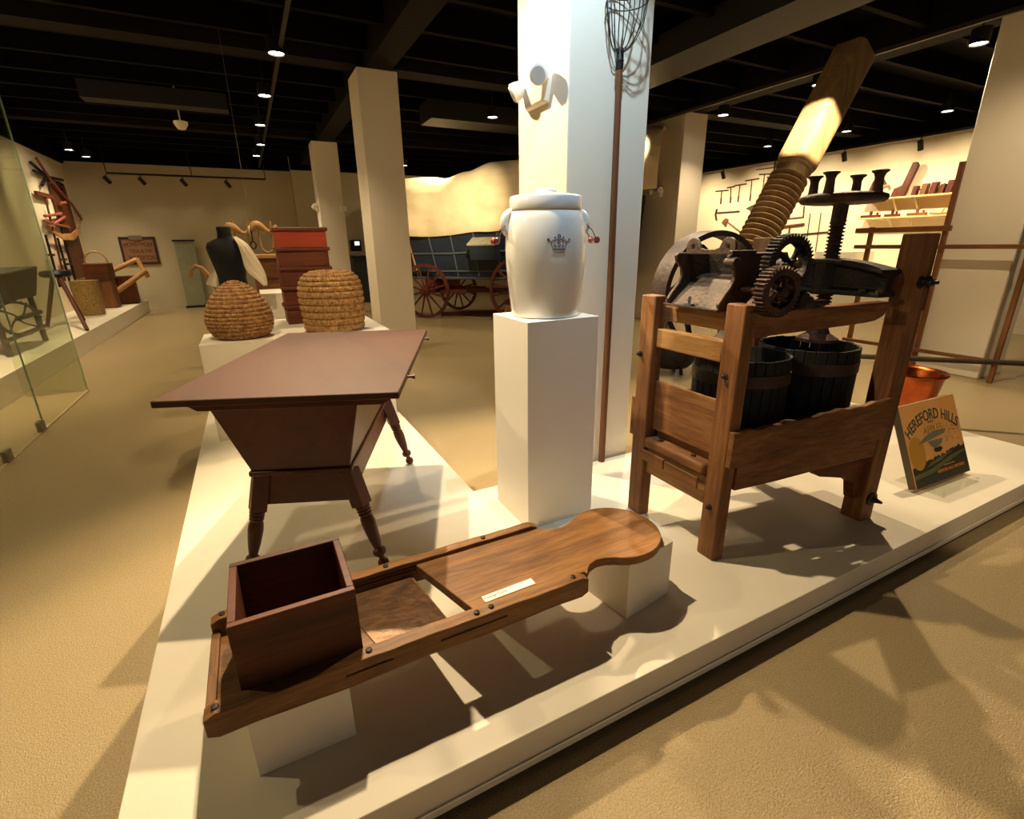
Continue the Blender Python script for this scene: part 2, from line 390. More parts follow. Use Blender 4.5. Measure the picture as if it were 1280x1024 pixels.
legp = [(.014, .0), (.021, .008), (.025, .022), (.022, .036), (.013, .046), (.012, .058), (.018, .064), (.026, .072), (.029, .084), (.026, .096), (.016, .104),
        (.018, .112), (.024, .15), (.029, .20), (.031, .235), (.029, .262), (.024, .278), (.029, .283), (.029, .289), (.024, .293), (.030, .298), (.030, .305), (.025, .309), (.031, .315), (.031, .322), (.027, .327)]
for sx in (-1, 1):
    for sy in (-1, 1):
        ft = Vector((sx*.285-.01, sy*.545, H+.006)); tp = Vector((sx*.178-.02, sy*.49, .61)); ax = (tp-ft); Lg = ax.length; ax.normalize()
        m = TMB(); m.lathe([(r, z*.93) for r, z in legp], ft, 20, ax)
        q = ax.to_track_quat('Z', 'Y').to_matrix()
        m.box(ft+ax*(.305+(Lg-.305)/2), (.062, .062, Lg-.305), rot=Matrix.Rotation(0, 3, 'Z') @ q)
        m.build('leg', W_table('Z'), tb, bevel=.002)
for yy in (-.42, .45):
    m = TMB(); m.cyl((.424, yy, .984), (.447, yy, .984), .006, 10); m.cyl((.445, yy, .984), (.456, yy, .984), .010, 10); m.build('knob', W_table('X'), tb)

# ------------------------------------------------------------------ pedestal and crock
pd = MB().bb((1.03, 1.865, H), (1.41, 2.215, 1.178)).build('pedestal', WHITE2, bevel=.002)
tag(pd, 'tall narrow white pedestal holding the white stoneware crock', 'pedestal')
ck = thing('stoneware_crock', (1.222, 2.04, 1.178), 'white glazed stoneware crock with lid, wire bail handles and blue crown', 'crock')
CG = plain('white_glaze', 'e4e4e0', .16, coat=.6)
cprof = [(.148, 0), (.157, .004), (.160, .02), (.167, .08), (.176, .16), (.182, .24), (.184, .30), (.181, .36), (.172, .42), (.163, .45), (.156, .462), (.156, .47)]
MB().lathe(cprof, (1.222, 2.04, 1.178), 64).build('crock_body', CG, ck, ang=50)
MB().lathe([(.157, .4605), (.161, .463), (.162, .468), (.162, .512), (.158, .519), (.148, .522), (.05, .523)], (1.222, 2.04, 1.178), 64).build('lid', plain('lid_glaze', 'dfe2e2', .18, coat=.6), ck, ang=50)
kn = MB().lathe([(.040, .5225), (.042, .526), (.046, .538), (.047, .545), (.043, .550), (.02, .551)], (1.222, 2.04, 1.178), 32).build('lid_knob', CG, ck, ang=50)
# handles: camera-facing left ear and right ear
for s in (-1, 1):
    dx, dy = (-.96, .275) if s < 0 else (.96, -.275)
    e = Vector((dx, dy, 0)).normalized(); t = Vector((-e.y, e.x, 0)); c = Vector((1.222, 2.04, 1.178))
    ear = MB(); pth = []
    for k in range(9):
        a = PI*k/8; pth.append(c+e*(.152+.036*math.sin(a))+Vector((0, 0, .452-.045*(1-math.cos(a)))))
    ear.tube(pth, [.022]*9, 12).build('ear', CG, ck, ang=60)
    g0 = c+e*.18+Vector((0, 0, .425)); gb = c+e*.232+Vector((0, 0, .335))
    wr = MB()
    for k in (-1, 1): wr.tube([g0+t*k*.012, g0+t*k*.022+e*.012+Vector((0, 0, -.03)), (g0+gb)/2+t*k*.038, gb+t*k*.042], .0022, 6)
    w_ = wr.build('bail', WIRE, ck)
    MB().lathe([(.010, -.044), (.015, -.040), (.015, -.026), (.011, -.02), (.013, 0), (.011, .02), (.015, .026), (.015, .04), (.01, .044)], gb, 14, t).build('grip', plain('red_grip', '7c1712', .3, coat=.4), w_, label='red wooden grip')
# crown mark wrapped on the crock wall
INK = plain('blue_ink', '2c3c66', .4)
def crock_pt(u, v, off=.0012):  # u metres round, v height above base
    r = .184
    for (r0, z0), (r1, z1) in zip(cprof, cprof[1:]):
        if z0 <= v <= z1 and z1 > z0: r = r0+(r1-r0)*(v-z0)/(z1-z0)
    a0 = math.atan2(-2.04, -1.222)+R(18.5); a = a0+u/r
    return Vector((1.222+(r+off)*math.cos(a), 2.04+(r+off)*math.sin(a), 1.178+v))
cr = MB()
def ink(pts, w=.0016): cr.tube([crock_pt(x, .325+y) for x, y in pts], w, 5)
ink([(-.034, .0), (-.026, -.03), (.026, -.03), (.034, 0)]); ink([(-.024, -.024), (0, -.026), (.024, -.024)]); ink([(-.022, -.037), (0, -.041), (.022, -.037)])
ink([(-.046, .012), (-.034, .004), (-.026, .012), (-.018, .006), (-.010, .016), (0, .008), (.010, .016), (.018, .006), (.026, .012), (.034, .004), (.046, .012)])
for cx, cy, r_ in ((0, .026, .007), (-.047, .013, .004), (.047, .013, .004), (-.018, .02, .003), (.018, .02, .003)):
    ink([(cx+r_*math.cos(a*PI/4), cy+r_*math.sin(a*PI/4)) for a in range(9)], .0013)
ink([(.006, .004), (-.006, .004), (-.007, -.004), (.003, -.005), (.006, -.011), (0, -.017), (-.007, -.015)], .0015)
for k in (-.018, .016): ink([(k-.006, -.010), (k+.004, -.009), (k+.006, -.016), (k-.005, -.017)], .0015)
cr.build('crown_mark', INK, ck, label='blue crown mark with number 5')

# ------------------------------------------------------------------ fruit picker leaning on the column
fp = thing('fruit_picker', (1.83, 2.35, H), 'long brown fruit picker pole with wire basket against the near column', 'fruit picker')
A0 = Vector((1.845, 2.35, H)); A1 = Vector((1.822, 2.33, 2.37))
MB().tube([A0, A0.lerp(A1, .5)+Vector((.006, 0, 0)), A1], [.021, .020, .016], 14).build('pole', wood('pole_wood', '4a2a18', '7a4e2e', 'Z', .5), fp)
MB().lathe([(.020, 0), (.020, .03), (.022, .035), (.019, .04), (.019, .08), (.016, .09)], A1-Vector((0, 0, .04)), 14).build('binding', IROND, fp)
wb = MB(); ct = Vector((1.815, 2.285, 2.60)); n = 12
for k in range(n):
    a = 2*PI*k/n; pts = []
    for t in range(8):
        q = t/7; rr = .018+(.098-.018)*math.sin(q*PI/2)**.8; zz = 2.405+(.235)*(q**1.5)
        cc = Vector((1.822, 2.328, 0)).lerp(Vector((1.815, 2.285, 0)), min(1, q*1.6))
        pts.append((cc.x+rr*math.cos(a), min(cc.y+rr*math.sin(a), 2.382), zz))
    wb.tube(pts, .0028, 6)
    if k % 2 == 0: wb.tube([pts[-1], (ct.x+.088*math.cos(a), min(ct.y+.088*math.sin(a), 2.38), 2.78)], .0024, 6)
for zz, rr, tilt in ((2.595, .1, .0), (2.64, .1, 0), (2.70, .095, .04)):
    wb.tube([(ct.x+rr*math.cos(2*PI*k/24), min(ct.y+rr*math.sin(2*PI*k/24), 2.384), zz-tilt*math.cos(2*PI*k/24)) for k in range(24)], .0032, 6, closed=True)
wb.build('wire_basket', WIRE, fp)

# ------------------------------------------------------------------ cider press (old frame racked slightly out of square)
PB = Vector((1.623, 1.254, H)); PU = Vector((.99194, -.12672, 0))
PM = Matrix(((PU.x, 0, 0, PB.x), (PU.y, 1, 0, PB.y), (0, 0, 1, PB.z), (0, 0, 0, 1)))
def PMB(): m = MB(); m.T = PM.copy(); return m
def pw(u, v, w): return PM @ Vector((u, v, w))
cp = thing('cider_press', (2.1, 1.45, H), 'old wooden cider press with iron gears, hopper, flywheel and screw', 'cider press')
BV = .006
PMB().bb((0, 0, 0), (.058, .088, 1.122)).build('post', W_press('Z'), cp, bevel=BV)
PMB().bb((-.018, .458, 0), (.042, .548, 1.12)).build('post', W_press('Z'), cp, bevel=BV)
PMB().bb((.915, 0, 0), (1.003, .095, 1.37)).build('post', W_press('Z'), cp, bevel=BV)
PMB().bb((.88, .70, 0), (.97, .80, 1.365)).build('post', W_press('Z'), cp, bevel=BV)
PMB().bb((.004, .088, .885), (.05, .462, .972)).build('rail', W_rail('Y'), cp, bevel=BV)
PMB().bb((.07, .062, 1.0), (.13, .50, 1.082)).build('rail', W_rail('Y'), cp, bevel=BV)
PMB().bb((.022, .09, .478), (.04, .458, .722)).build('end_panel', W_press('Y'), cp, bevel=.003)
PMB().bb((.052, .088, .425), (.066, .458, .5)).build('end_panel', W_press('Y'), cp, bevel=.003)
PMB().bb((-.022, .090, .385), (.05, .457, .44)).build('rail', W_press('Y'), cp, bevel=.012)
m = PMB(); m.bb((-.034, .10, .318), (-.0225, .30, .374)); m.bb((-.034, .306, .326), (-.0225, .455, .378)); m.build('split_slat', W_press('Y'), cp, bevel=.003)
PMB().bb((.004, .088, .245), (.05, .458, .384)).build('rail', W_rail('Y'), cp, bevel=BV)
# front board with ragged top edge
bt = [(.0, .462)]+[(.914, .462)]
n = 30
bt += [(.914-.914*i/n, .655-.04*i/n+.004*math.sin(i*1.9)+.003*math.sin(i*.7)) for i in range(n+1)]
PMB().prism(bt, (0, -.026, 0), (1, 0, 0), (0, 0, 1), (0, .0255, 0)).build('front_board', W_press('X'), cp, bevel=.004)
bt2 = [(.075, .334), (.3, .337), (.6, .35), (.914, .357), (.914, .46), (.075, .46)]
PMB().prism(bt2, (0, .003, 0), (1, 0, 0), (0, 0, 1), (0, .03, 0)).build('front_board', W_press('X'), cp, bevel=.004)
PMB().bb((-.015, .548, .42), (.878, .575, .62)).build('back_board', W_press('X'), cp, bevel=.004)
# feet brackets near the tall post
PMB().prism([(.914, .12), (.914, .335), (.56, .335), (.62, .29), (.80, .25), (.86, .21), (.885, .12)], (0, .03, 0), (1, 0, 0), (0, 0, 1), (0, .05, 0)).build('bracket', W_box('X'), cp, bevel=.003)
PMB().bb((.885, .0951, .2), (.96, .6999, .29)).build('rail', W_press('Y'), cp, bevel=BV)
# upper beams
ub = [(.058, .992), (.66, 1.012), (.72, 1.018), (.765, 1.035), (.792, 1.065), (.80, 1.095), (.058, 1.09)]
PMB().prism(ub, (0, .005, 0), (1, 0, 0), (0, 0, 1), (0, .056, 0)).build('beam', W_press('X'), cp, bevel=BV)
PMB().prism(ub, (0, .502, 0), (1, 0, 0), (0, 0, 1), (0, .05, 0)).build('beam', W_press('X'), cp, bevel=BV)
# tray and inner floor boards
m = PMB(); m.bb((.07, .09, .385), (1.12, .54, .41)); m.bb((.07, .095, .41), (.095, .535, .5)); m.build('tray', W_dark('X'), cp, bevel=.003)
# bolts on posts
for p, ax in (((-.018, .53, .843), (-1, 0, 0)), ((0, .052, .838), (-1, 0, 0)), ((.0, .047, .25), (-1, 0, 0))):
    PMB().lathe([(.014, 0), (.014, .004), (.010, .006), (.009, .016), (.004, .02)], p, 8, ax).build('bolt', IRON, cp)
for p in ((.004, .18, .4405), (.0, .38, .4405)):
    PMB().lathe([(.012, 0), (.012, .006), (.007, .008)], (p[0]+.01, p[1], p[2]), 6).build('bolt', IRON, cp)
for u in (.94, .985):
    PMB().lathe([(.026, 0), (.026, .006), (.016, .007), (.016, .022), (.008, .024), (.008, .04)], (u, 0, 1.17), 8, (0, -1, 0)).build('bolt', IROND, cp)
m = PMB().lathe([(.034, 0), (.036, .008), (.02, .012), (.014, .02), (.006, .05)], (.965, 0, .12), 8, (0, -1, 0)); m.build('bolt', IRON, cp)
m = PMB().bb((1.0032, .02, 1.04), (1.05, .08, 1.16)); m.build('block', W_box('Z'), cp, bevel=.004)
# crossbeam
rings = []
for i in range(21):
    v = .062+.637*i/20; s = (v-.34)/.34
    top = 1.265-.062*min(1, abs(s))**1.8; th = .012
    prof = [(.80, 1.105), (.905, 1.105), (.905, 1.125), (.875, 1.14), (.875, top-.035), (.912, top-.018), (.912, top), (.79, top), (.79, top-.018), (.83, top-.035), (.83, 1.14), (.80, 1.125)]
    rings.append([(u, v, w) for u, w in prof])
PMB().loft(rings).build('crossbeam', IROND, cp, bevel=.004)
m = PMB(); m.lathe([(.058, 1.10), (.058, 1.265)], (.853, .34, 0), 20); m.build('screw_nut', IROND, cp)
for v in (.06, .13): PMB().lathe([(.016, 0), (.016, .012), (.008, .014)], (.80, v, 1.126), 6).build('bolt', IRON, cp)
# screw with real thread
def screw(mb, c, r, dr, z0, z1, pitchv, seg=20, ax=None):
    n = int((z1-z0)/pitchv*4); prof = []
    for i in range(n+1):
        z = z0+(z1-z0)*i/n; prof.append((r+(dr if i % 4 in (1, 2) else 0), z))
    M = Matrix.Translation(c)
    if ax is not None: M = M @ Vector(ax).to_track_quat('Z', 'Y').to_matrix().to_4x4()
    rings = []
    for (rr, z) in prof: rings.append([M @ Vector((rr*math.cos(2*PI*k/seg), rr*math.sin(2*PI*k/seg), z+pitchv*k/seg)) for k in range(seg)])
    mb.loft(rings); return mb
SX, SY = .86, .34
m = PMB(); screw(m, (SX, SY, 0), .024, .009, .93, 1.42, .016); m.lathe([(.027, 1.41), (.03, 1.43), (.03, 1.52)], (SX, SY, 0), 20); m.build('screw', IRON, cp, ang=50)
m = PMB().lathe([(0, 1.498), (.05, 1.50), (.12, 1.503), (.155, 1.508), (.168, 1.522), (.165, 1.538), (.14, 1.548), (.05, 1.556), (0, 1.558)], (SX, SY, 0), 48, cap=False)
wl = m.build('hand_wheel', IRON, cp, ang=60)
for a in (105, 190, 15, 285):
    PMB().lathe([(.022, 0), (.019, .02), (.017, .06), (.022, .075), (.032, .083), (.032, .088), (.02, .092)], (SX+.125*math.cos(R(a)), SY+.125*math.sin(R(a)), 1.545), 16).build('pin', IRON, wl, label='upright iron pin')
PMB().lathe([(.09, .87), (.088, .885), (.05, .91), (.035, .95), (.034, .97)], (SX, SY, 0), 24).build('follower', IRON, cp)
# hopper
ck_poly = [(-.012, 1.092), (-.02, 1.11), (.0, 1.14), (.03, 1.175), (.045, 1.205), (.04, 1.24), (.012, 1.27), (.005, 1.295), (.02, 1.305), (.30, 1.305), (.33, 1.24), (.33, 1.092)]
hp = thing('_', (0, 0, 0), 'x', 'x'); bpy.data.objects.remove(hp)
hop = PMB().bb((.0, .13, 1.083), (.06, .43, 1.0915)).build('hopper', IRONW, cp, bevel=.002)
for v in (.405, .13): PMB().prism(ck_poly, (.025, v, 0), (1, 0, 0), (0, 0, 1), (0, .018, 0)).build('hopper_cheek', IRONW, hop, bevel=.005)
rings = []
for i in range(13):
    t = i/12; u = .02+.19*t; w = 1.09+.125*math.sin(t*PI/2)
    rings.append([(u, .148, w), (u, .405, w), (u+.012, .405, w-.012), (u+.012, .148, w-.012)])
PMB().loft(rings).build('hopper_apron', IRONW, hop)
PMB().bb((.20, .148, 1.18), (.212, .405, 1.30)).build('hopper_back', IROND, hop)
ear = [(.12, 1.298), (.12, 1.315)]
e2 = [(.145+.0, 1.30)]
ea = []
for c0 in (.205, .365): pass
poly = [(.415, 1.298), (.415, 1.325)] + [(.378+.037*math.cos(R(a)), 1.328+.037*math.sin(R(a))) for a in range(0, 150, 15)] + [(.335, 1.322), (.315, 1.318), (.265, 1.318), (.24, 1.325)] + [(.198+.037*math.cos(R(a)), 1.328+.037*math.sin(R(a))) for a in range(30, 195, 15)] + [(.160, 1.298)]
PMB().prism(poly, (.085, 0, 0), (0, 1, 0), (0, 0, 1), (.012, 0, 0)).build('ear_plate', IRONW, hop, bevel=.0025)
for v in (.378, .198): PMB().lathe([(.008, 0), (.008, .003)], (.0845, v, 1.333), 12, (-1, 0, 0)).build('rivet_hole', BLKM, hop)
m = PMB(); m.bb((.04, .128, 1.285), (.16, .15, 1.315)); m.lathe([(.02, 0), (.02, .05)], (.04, .10, 1.27), 12, (0, 1, 0)); m.build('hinge_block', IRONW, hop, bevel=.003)
m = PMB(); m.bb((.0, .27, 1.0915), (.02, .31, 1.10)); m.cyl((.012, .29, 1.09), (.012, .29, 1.13), .006, 8); m.build('bolt', STEEL, hop)
# roller drum behind
PMB().cyl((.27, .15, 1.19), (.27, .404, 1.19), .055, 24).build('grinding_drum', IROND, hop)
# gears
def gear(mb, c, r, th, teeth, spokes, hub=.02, rim=.022):
    n = teeth*4; outer = []; 
    for i in range(n):
        a = 2*PI*i/n; rr = r if i % 4 in (0, 1) else r-.011
        outer.append((rr*math.cos(a), rr*math.sin(a)))
    inner = [((r-.011-rim)*math.cos(2*PI*i/n), (r-.011-rim)*math.sin(2*PI*i/n)) for i in range(n)]
    rings = []
    for poly, v in ((inner, 0), (outer, 0), (outer, th), (inner, th)): rings.append([(c[0]+x, c[1]+v, c[2]+z) for x, z in poly])
    rings.append(rings[0]); mb.loft(rings, cap=False)
    mb.cyl((c[0], c[1]-.012, c[2]), (c[0], c[1]+th+.012, c[2]), hub, 20)
    for k in range(spokes):
        a0 = 2*PI*k/spokes+.4; pts = []
        for t in range(9):
            q = t/8; rr = hub*.8+(r-.02-hub*.8)*q; a = a0+.55*math.sin(q*PI/2)
            pts.append((c[0]+rr*math.cos(a), c[1]+th/2, c[2]+rr*math.sin(a)))
        mb.tube(pts, [.014-.004*math.sin(PI*t/8) for t in range(9)], 10)
    return mb
gear(PMB(), (.205, .012, 1.262), .112, .04, 44, 4).build('gear', IROND, cp, ang=30)
gear(PMB(), (.11, -.045, 1.168), .094, .045, 34, 4).build('gear', IRON, cp, ang=30)
gear(PMB(), (.235, -.03, 1.135), .036, .04, 12, 0, .026, .006).build('gear', IROND, cp, ang=30)
PMB().cyl((.205, -.02, 1.262), (.205, .17, 1.262), .013, 14).build('shaft', IRON, cp)
PMB().cyl((.11, -.06, 1.168), (.11, .14, 1.168), .013, 14).build('shaft', IRON, cp)
# flywheel behind
m = PMB(); FC = (.455, .655, 1.10); nseg = 64; rings = []
for a in range(nseg+1):
    c_, s_ = math.cos(2*PI*a/nseg), math.sin(2*PI*a/nseg)
    rings.append([(FC[0]+r*c_, v, FC[2]+r*s_) for r, v in ((.300, .600), (.300, .700), (.274, .700), (.270, .650), (.274, .600))])
m.loft(rings, cap=False)
m.cyl((FC[0], .60, FC[2]), (FC[0], .70, FC[2]), .04, 20)
for k in range(5):
    a = 2*PI*k/5+.9; pts = [(FC[0]+r*math.cos(a+1.2*(r/.28)**1.3), .65, FC[2]+r*math.sin(a+1.2*(r/.28)**1.3)) for r in (.03, .08, .13, .18, .23, .275)]
    m.tube(pts, .014, 10)
m.build('flywheel', plain('flywheel_iron', '2a1e17', .55, .35, bump=.3, bscale=50, c2='463427', vscale=8), cp, ang=40)
PMB().cyl((FC[0], .42, FC[2]), (FC[0], .66, FC[2]), .015, 14).build('shaft', IRON, cp)
# bearing caps and rod on the front beam
for u in (.20, .42):
    pts = [(-.07, 0), (-.035, .004), (-.028, .028), (-.012, .042), (.012, .042), (.028, .028), (.035, .004), (.07, 0), (.07, -.007), (-.07, -.007)]
    PMB().prism(pts, (u-.11, -.004, 1.098), (1, 0, 0), (0, 0, 1), (0, .06, 0)).build('bearing_cap', IRON, cp, bevel=.003)
PMB().cyl((.06, .02, 1.112), (.42, .02, 1.108), .014, 16).build('shaft', IRON, cp)
# stave baskets
def basket(u, v, r, label):
    c = pw(u, v, .412); t = thing('press_basket', c, label, 'basket', None)
    ns = 30; m = MB()
    for k in range(ns):
        a = 2*PI*k/ns; mm = Matrix.Translation(c) @ Matrix.Rotation(a, 4, 'Z'); h = .445+.0015*math.sin(k*2.3)
        m.T = mm; m.box((r, 0, h/2+.001), (.014, 2*PI*r/ns*.95, h))
    m.T = Matrix.Identity(4); m.build('staves', W_dark('Z'), t, bevel=.002)
    for z in (.05, .33):
        q = MB(); q.lathe([(r+.008, z), (r+.0125, z+.001), (r+.0125, z+.055), (r+.008, z+.056)], c, 48, cap=False); q.build('hoop', plain('hoop_iron', '241812', .5, .4, bump=.3, c2='3c2a1e'), t)
    m = MB().lathe([(r-.01, .001), (r-.01, .02)], c, 32); m.build('basket_floor', W_dark('X'), t)
basket(.35, .30, .20, 'dark slatted round basket under the hopper inside the cider press')
basket(.82, .345, .215, 'dark slatted round basket under the screw inside the cider press')

# ------------------------------------------------------------------ book on clear stand
BX0, BX1 = 3.10, 3.655; ang = math.atan2(.185, .43)
bk = thing('apple_label_book', (3.37, 1.14, H+.02), 'tilted orange apple cookbook reading HEREFORD HILLS on clear stand', 'book')
BM = Matrix.Translation((3.375, 1.142, H+.026)) @ Matrix.Rotation(R(-2), 4, 'Z') @ Matrix.Rotation(R(90)-ang, 4, 'X')
# local: x across, y up the cover, z out of the cover (towards -y world)
bw, bh = .555, .47
cov = plain('cover_orange', 'd9a263', .45, c2='d0923f', vscale=1.6)
m = MB(); m.T = BM; m.bb((-bw/2, 0, -.004), (bw/2, bh, 0)); m.build('front_cover', cov, bk)
m = MB(); m.T = BM; m.bb((-bw/2, 0, -.042), (bw/2, bh, -.038)); m.bb((-bw/2, 0, -.038), (-bw/2+.004, bh, -.004)); m.build('back_cover', plain('cover_brown', '5a4a34', .5), bk)
m = MB(); m.T = BM; m.bb((-bw/2+.005, .004, -.0375), (bw/2-.006, bh-.004, -.0045)); m.build('pages', plain('paper', 'e0cda8', .8), bk)
DG = plain('cover_dark', '2b2a1e', .5); GR = plain('cover_green', '5b5a3a', .5); GY = plain('cover_grey', '6f6f58', .5); OR = plain('cover_ochre', 'b8842c', .5); OL = plain('cover_orange_light', 'd08b3c', .5)
# landscape layers
def layer(poly, z, mat, name='cover_art'):
    m = MB(); m.T = BM; m.prism(poly, (0, 0, z), (1, 0, 0), (0, 1, 0), (0, 0, .0004)); return m.build(name, mat, bk, smooth=False)
random.seed(3)
top = [(-bw/2+.002+(bw-.004)*i/40, .115+.055*(i/40)+random.uniform(-.008, .012)) for i in range(41)]
layer([(bw/2-.002, .002), (-bw/2+.002, .002)]+top, .0002, DG)
layer([(-bw/2+.002, .075), (-.1, .085), (.1, .125), (bw/2-.002, .14), (bw/2-.002, .13), (.1, .10), (-.1, .06), (-bw/2+.002, .05)], .0007, GR)
layer([(-.14, .10), (0, .115), (.16, .155), (.05, .145), (-.1, .118)], .0007, GR)
layer([(-.18, .235), (-.10, .27), (.0, .29), (.12, .285), (.10, .262), (.04, .255), (-.06, .245)], .0005, GY)
layer([(-.08, .24), (.07, .235), (.05, .21), (-.02, .19), (-.06, .21)], .0009, GY)
layer([(-.04, .19), (.03, .195), (.05, .18), (.02, .165), (-.03, .168)], .0011, DG)
layer([(-.20+.085*math.cos(a*PI/12)*.9, .19+.095*math.sin(a*PI/12)) for a in range(24)], .0003, OR)
random.seed(5)
m = MB(); m.T = BM
for k in range(70):
    x = random.uniform(-.02, .26); yy = random.uniform(.165+.05*(x/.27), .30); s = random.uniform(.003, .006)
    if abs(x) < .08 and yy > .16: continue
    m.box((x, yy, .0006), (s*1.6, s, .0004), rot=Matrix.Rotation(random.uniform(0, 3), 3, 'Z'))
m.build('cover_art', GY, bk)
def bend(rad, cy):
    def f(x, y): a = x/rad; return (rad+y)*math.sin(a), cy+(rad+y)*math.cos(a)-rad
    return f
TI = plain('title_grey', '4d4836', .5)
lettering('lettering', 'HEREFORD HILLS', .085, BM @ Matrix.Translation((0, 0, .0004)), TI, bk, .0005, bend(.42, .385), .86, .0018)
lettering('lettering', 'BRAND', .018, BM @ Matrix.Translation((-.01, .345, .0004)), TI, bk, .0004)
lettering('lettering', 'APPLES', .062, BM @ Matrix.Translation((-.005, .30, .0004)), plain('title_tan', '8d6d3c', .5), bk, .0005)
lettering('lettering', 'HEREFORD HILLS ORCHARD', .026, BM @ Matrix.Translation((.09, .056, .001)), OL, bk, .0005, None, .85)
lettering('lettering', 'A COOKBOOK FROM', .011, BM @ Matrix.Translation((.08, .082, .001)), OL, bk, .0004)
sd = thing('acrylic_stand', (3.37, 1.14, H), 'clear acrylic easel stand holding the tilted orange book', 'stand')
gm = glassmat('clear_acrylic', 'fbfcfa')
m = MB(); m.bb((3.18, 1.06, H), (3.58, 1.30, H+.005)); m.bb((3.18, 1.06, H+.005), (3.2, 1.068, H+.03)); m.bb((3.55, 1.06, H+.005), (3.58, 1.068, H+.03)); m.build('stand_base', gm, sd)
m = MB(); m.T = BM; m.bb((-.15, .0, -.05), (.15, .32, -.045)); m.build('stand_back', gm, sd)

# ------------------------------------------------------------------ copper kettle with long stirrer
COPPER = plain('copper', 'b05a2c', .28, 1.0, bump=.15, bscale=30, c2='8a3f1e', vscale=5)
kt = thing('copper_kettle', (4.33, 1.83, H), 'hammered copper apple butter kettle behind the cider press', 'kettle')
kp = [(.03, .04), (.08, .045), (.13, .08), (.16, .15), (.178, .26), (.195, .375), (.212, .385), (.217, .395), (.212, .405), (.198, .40), (.188, .38), (.168, .26), (.15, .16), (.11, .09), (.03, .06)]
MB().lathe(kp, (4.33, 1.83, H), 56).build('kettle_body', COPPER, kt, ang=60)
MB().lathe([(.13, 0), (.145, 0), (.15, .06), (.13, .065), (.12, .03)], (4.33, 1.83, H), 32, cap=False).build('ring_base', IROND, kt)
st = thing('stirring_paddle', (4.65, 1.96, .56), 'long dark wooden stirring pole laid across the copper kettle', 'stirrer')
a = Vector((4.3, 2.303, .582)); d = Vector((.501, -.485, -.0)).normalized()
MB().tube([a, a+d*2.6], .021, 14).build('handle', wood('dark_pole', '2a2018', '4e3e2c', 'X', .5), st)
m = MB(); m.box(a-d*.0+Vector((0, 0, -.12)), (.03, .16, .24), rz=math.atan2(d.y, d.x)); m.build('paddle_blade', W_brown('Z'), st, bevel=.004)

# ------------------------------------------------------------------ plinth with skeps and hive
PT = .863
q = MB().bb((-.395, 3.99, H), (.93, 4.52, PT)).build('plinth', WHITE, bevel=.002); tag(q, 'white plinth under the two coiled straw skeps', 'plinth')
q = MB().bb((.0, 4.521, H), (.93, 5.12, PT-.001)).build('plinth', WHITE, bevel=.002); tag(q, 'white plinth under the stack of red hive boxes', 'plinth')
q = MB().bb((.06, 5.5, H), (.62, 6.1, 1.07)).build('plinth', WHITE, bevel=.002); tag(q, 'taller white plinth behind the skep and beside the mannequin', 'plinth')
def straw(name, c1, c2, c3):
    m, nt, b = new_mat(name); L = nt.links; tc = N(nt, 'ShaderNodeTexCoord')
    n = N(nt, 'ShaderNodeTexNoise', Scale=38.0, Detail=6.0, Roughness=.7); L.new(tc.outputs['Object'], n.inputs['Vector'])
    r = N(nt, 'ShaderNodeValToRGB'); e = r.color_ramp.elements; e[0].position = .32; e[0].color = lin(c1); e[1].position = .7; e[1].color = lin(c3); k = e.new(.5); k.color = lin(c2)
    L.new(n.outputs['Fac'], r.inputs['Fac']); L.new(r.outputs['Color'], b.inputs['Base Color']); b.inputs['Roughness'].default_value = .8
    bp = N(nt, 'ShaderNodeBump', Strength=.6, Distance=.004); L.new(n.outputs['Fac'], bp.inputs['Height']); L.new(bp.outputs['Normal'], b.inputs['Normal'])
    return m
def skep(mb, path, coils, c, amp, stitch, twist, samp, seg=220, sub=6):
    # path(t) -> (r, z), t 0..1 from base to top
    prof = []; n = coils*sub
    for i in range(n+1):
        t = i/n; r, z = path(t); r1, z1 = path(min(1, t+.01)); r0, z0 = path(max(0, t-.01))
        tx, tz = r1-r0, z1-z0; l = math.hypot(tx, tz) or 1; bul = amp*abs(math.sin(PI*i/sub))**.7
        prof.append((r, z, tz/l, -tx/l, bul, i))
    rings = []
    for (r, z, nx, nz, bul, i) in prof:
        ring = []; coil = i//sub; ph = i/sub
        for k in range(seg):
            a = 2*PI*k/seg; s_ = samp*(abs(math.sin((a*stitch+coil*1.3+(ph-coil)*twist)/2))**.5-.5)*(1 if bul > amp*.3 else .2)
            d_ = bul+s_+.0015*math.sin(a*3+coil)
            rr = max(.004, r+nx*d_); zz = z+nz*d_
            ring.append((c[0]+rr*math.cos(a), c[1]+rr*math.sin(a), c[2]+zz))
        rings.append(ring)
    return mb.loft(rings)
def path1(t):
    pts = [(.165, 0), (.198, .035), (.217, .085), (.222, .13), (.214, .18), (.192, .235), (.158, .29), (.118, .335), (.078, .37), (.04, .392), (.006, .398)]
    x = t*(len(pts)-1); i = min(int(x), len(pts)-2); f = x-i
    return pts[i][0]*(1-f)+pts[i+1][0]*f, pts[i][1]*(1-f)+pts[i+1][1]*f
def path2(t):
    pts = [(.213, -.0), (.217, .06), (.222, .12), (.226, .18), (.229, .24), (.228, .30), (.222, .345), (.205, .385), (.175, .415), (.13, .432), (.07, .438), (.006, .44)]
    x = t*(len(pts)-1); i = min(int(x), len(pts)-2); f = x-i
    return pts[i][0]*(1-f)+pts[i+1][0]*f, pts[i][1]*(1-f)+pts[i+1][1]*f
o = skep(MB(), path1, 19, (-.12, 4.235, PT+.006), .008, 80, 2.5, .008, 320).build('straw_skep', straw('skep_brown', '5e3d1f', '9c6e3e', 'cfa068'), ang=80)
tag(o, 'onion-shaped brown coiled straw skep at the left of the plinth', 'skep')
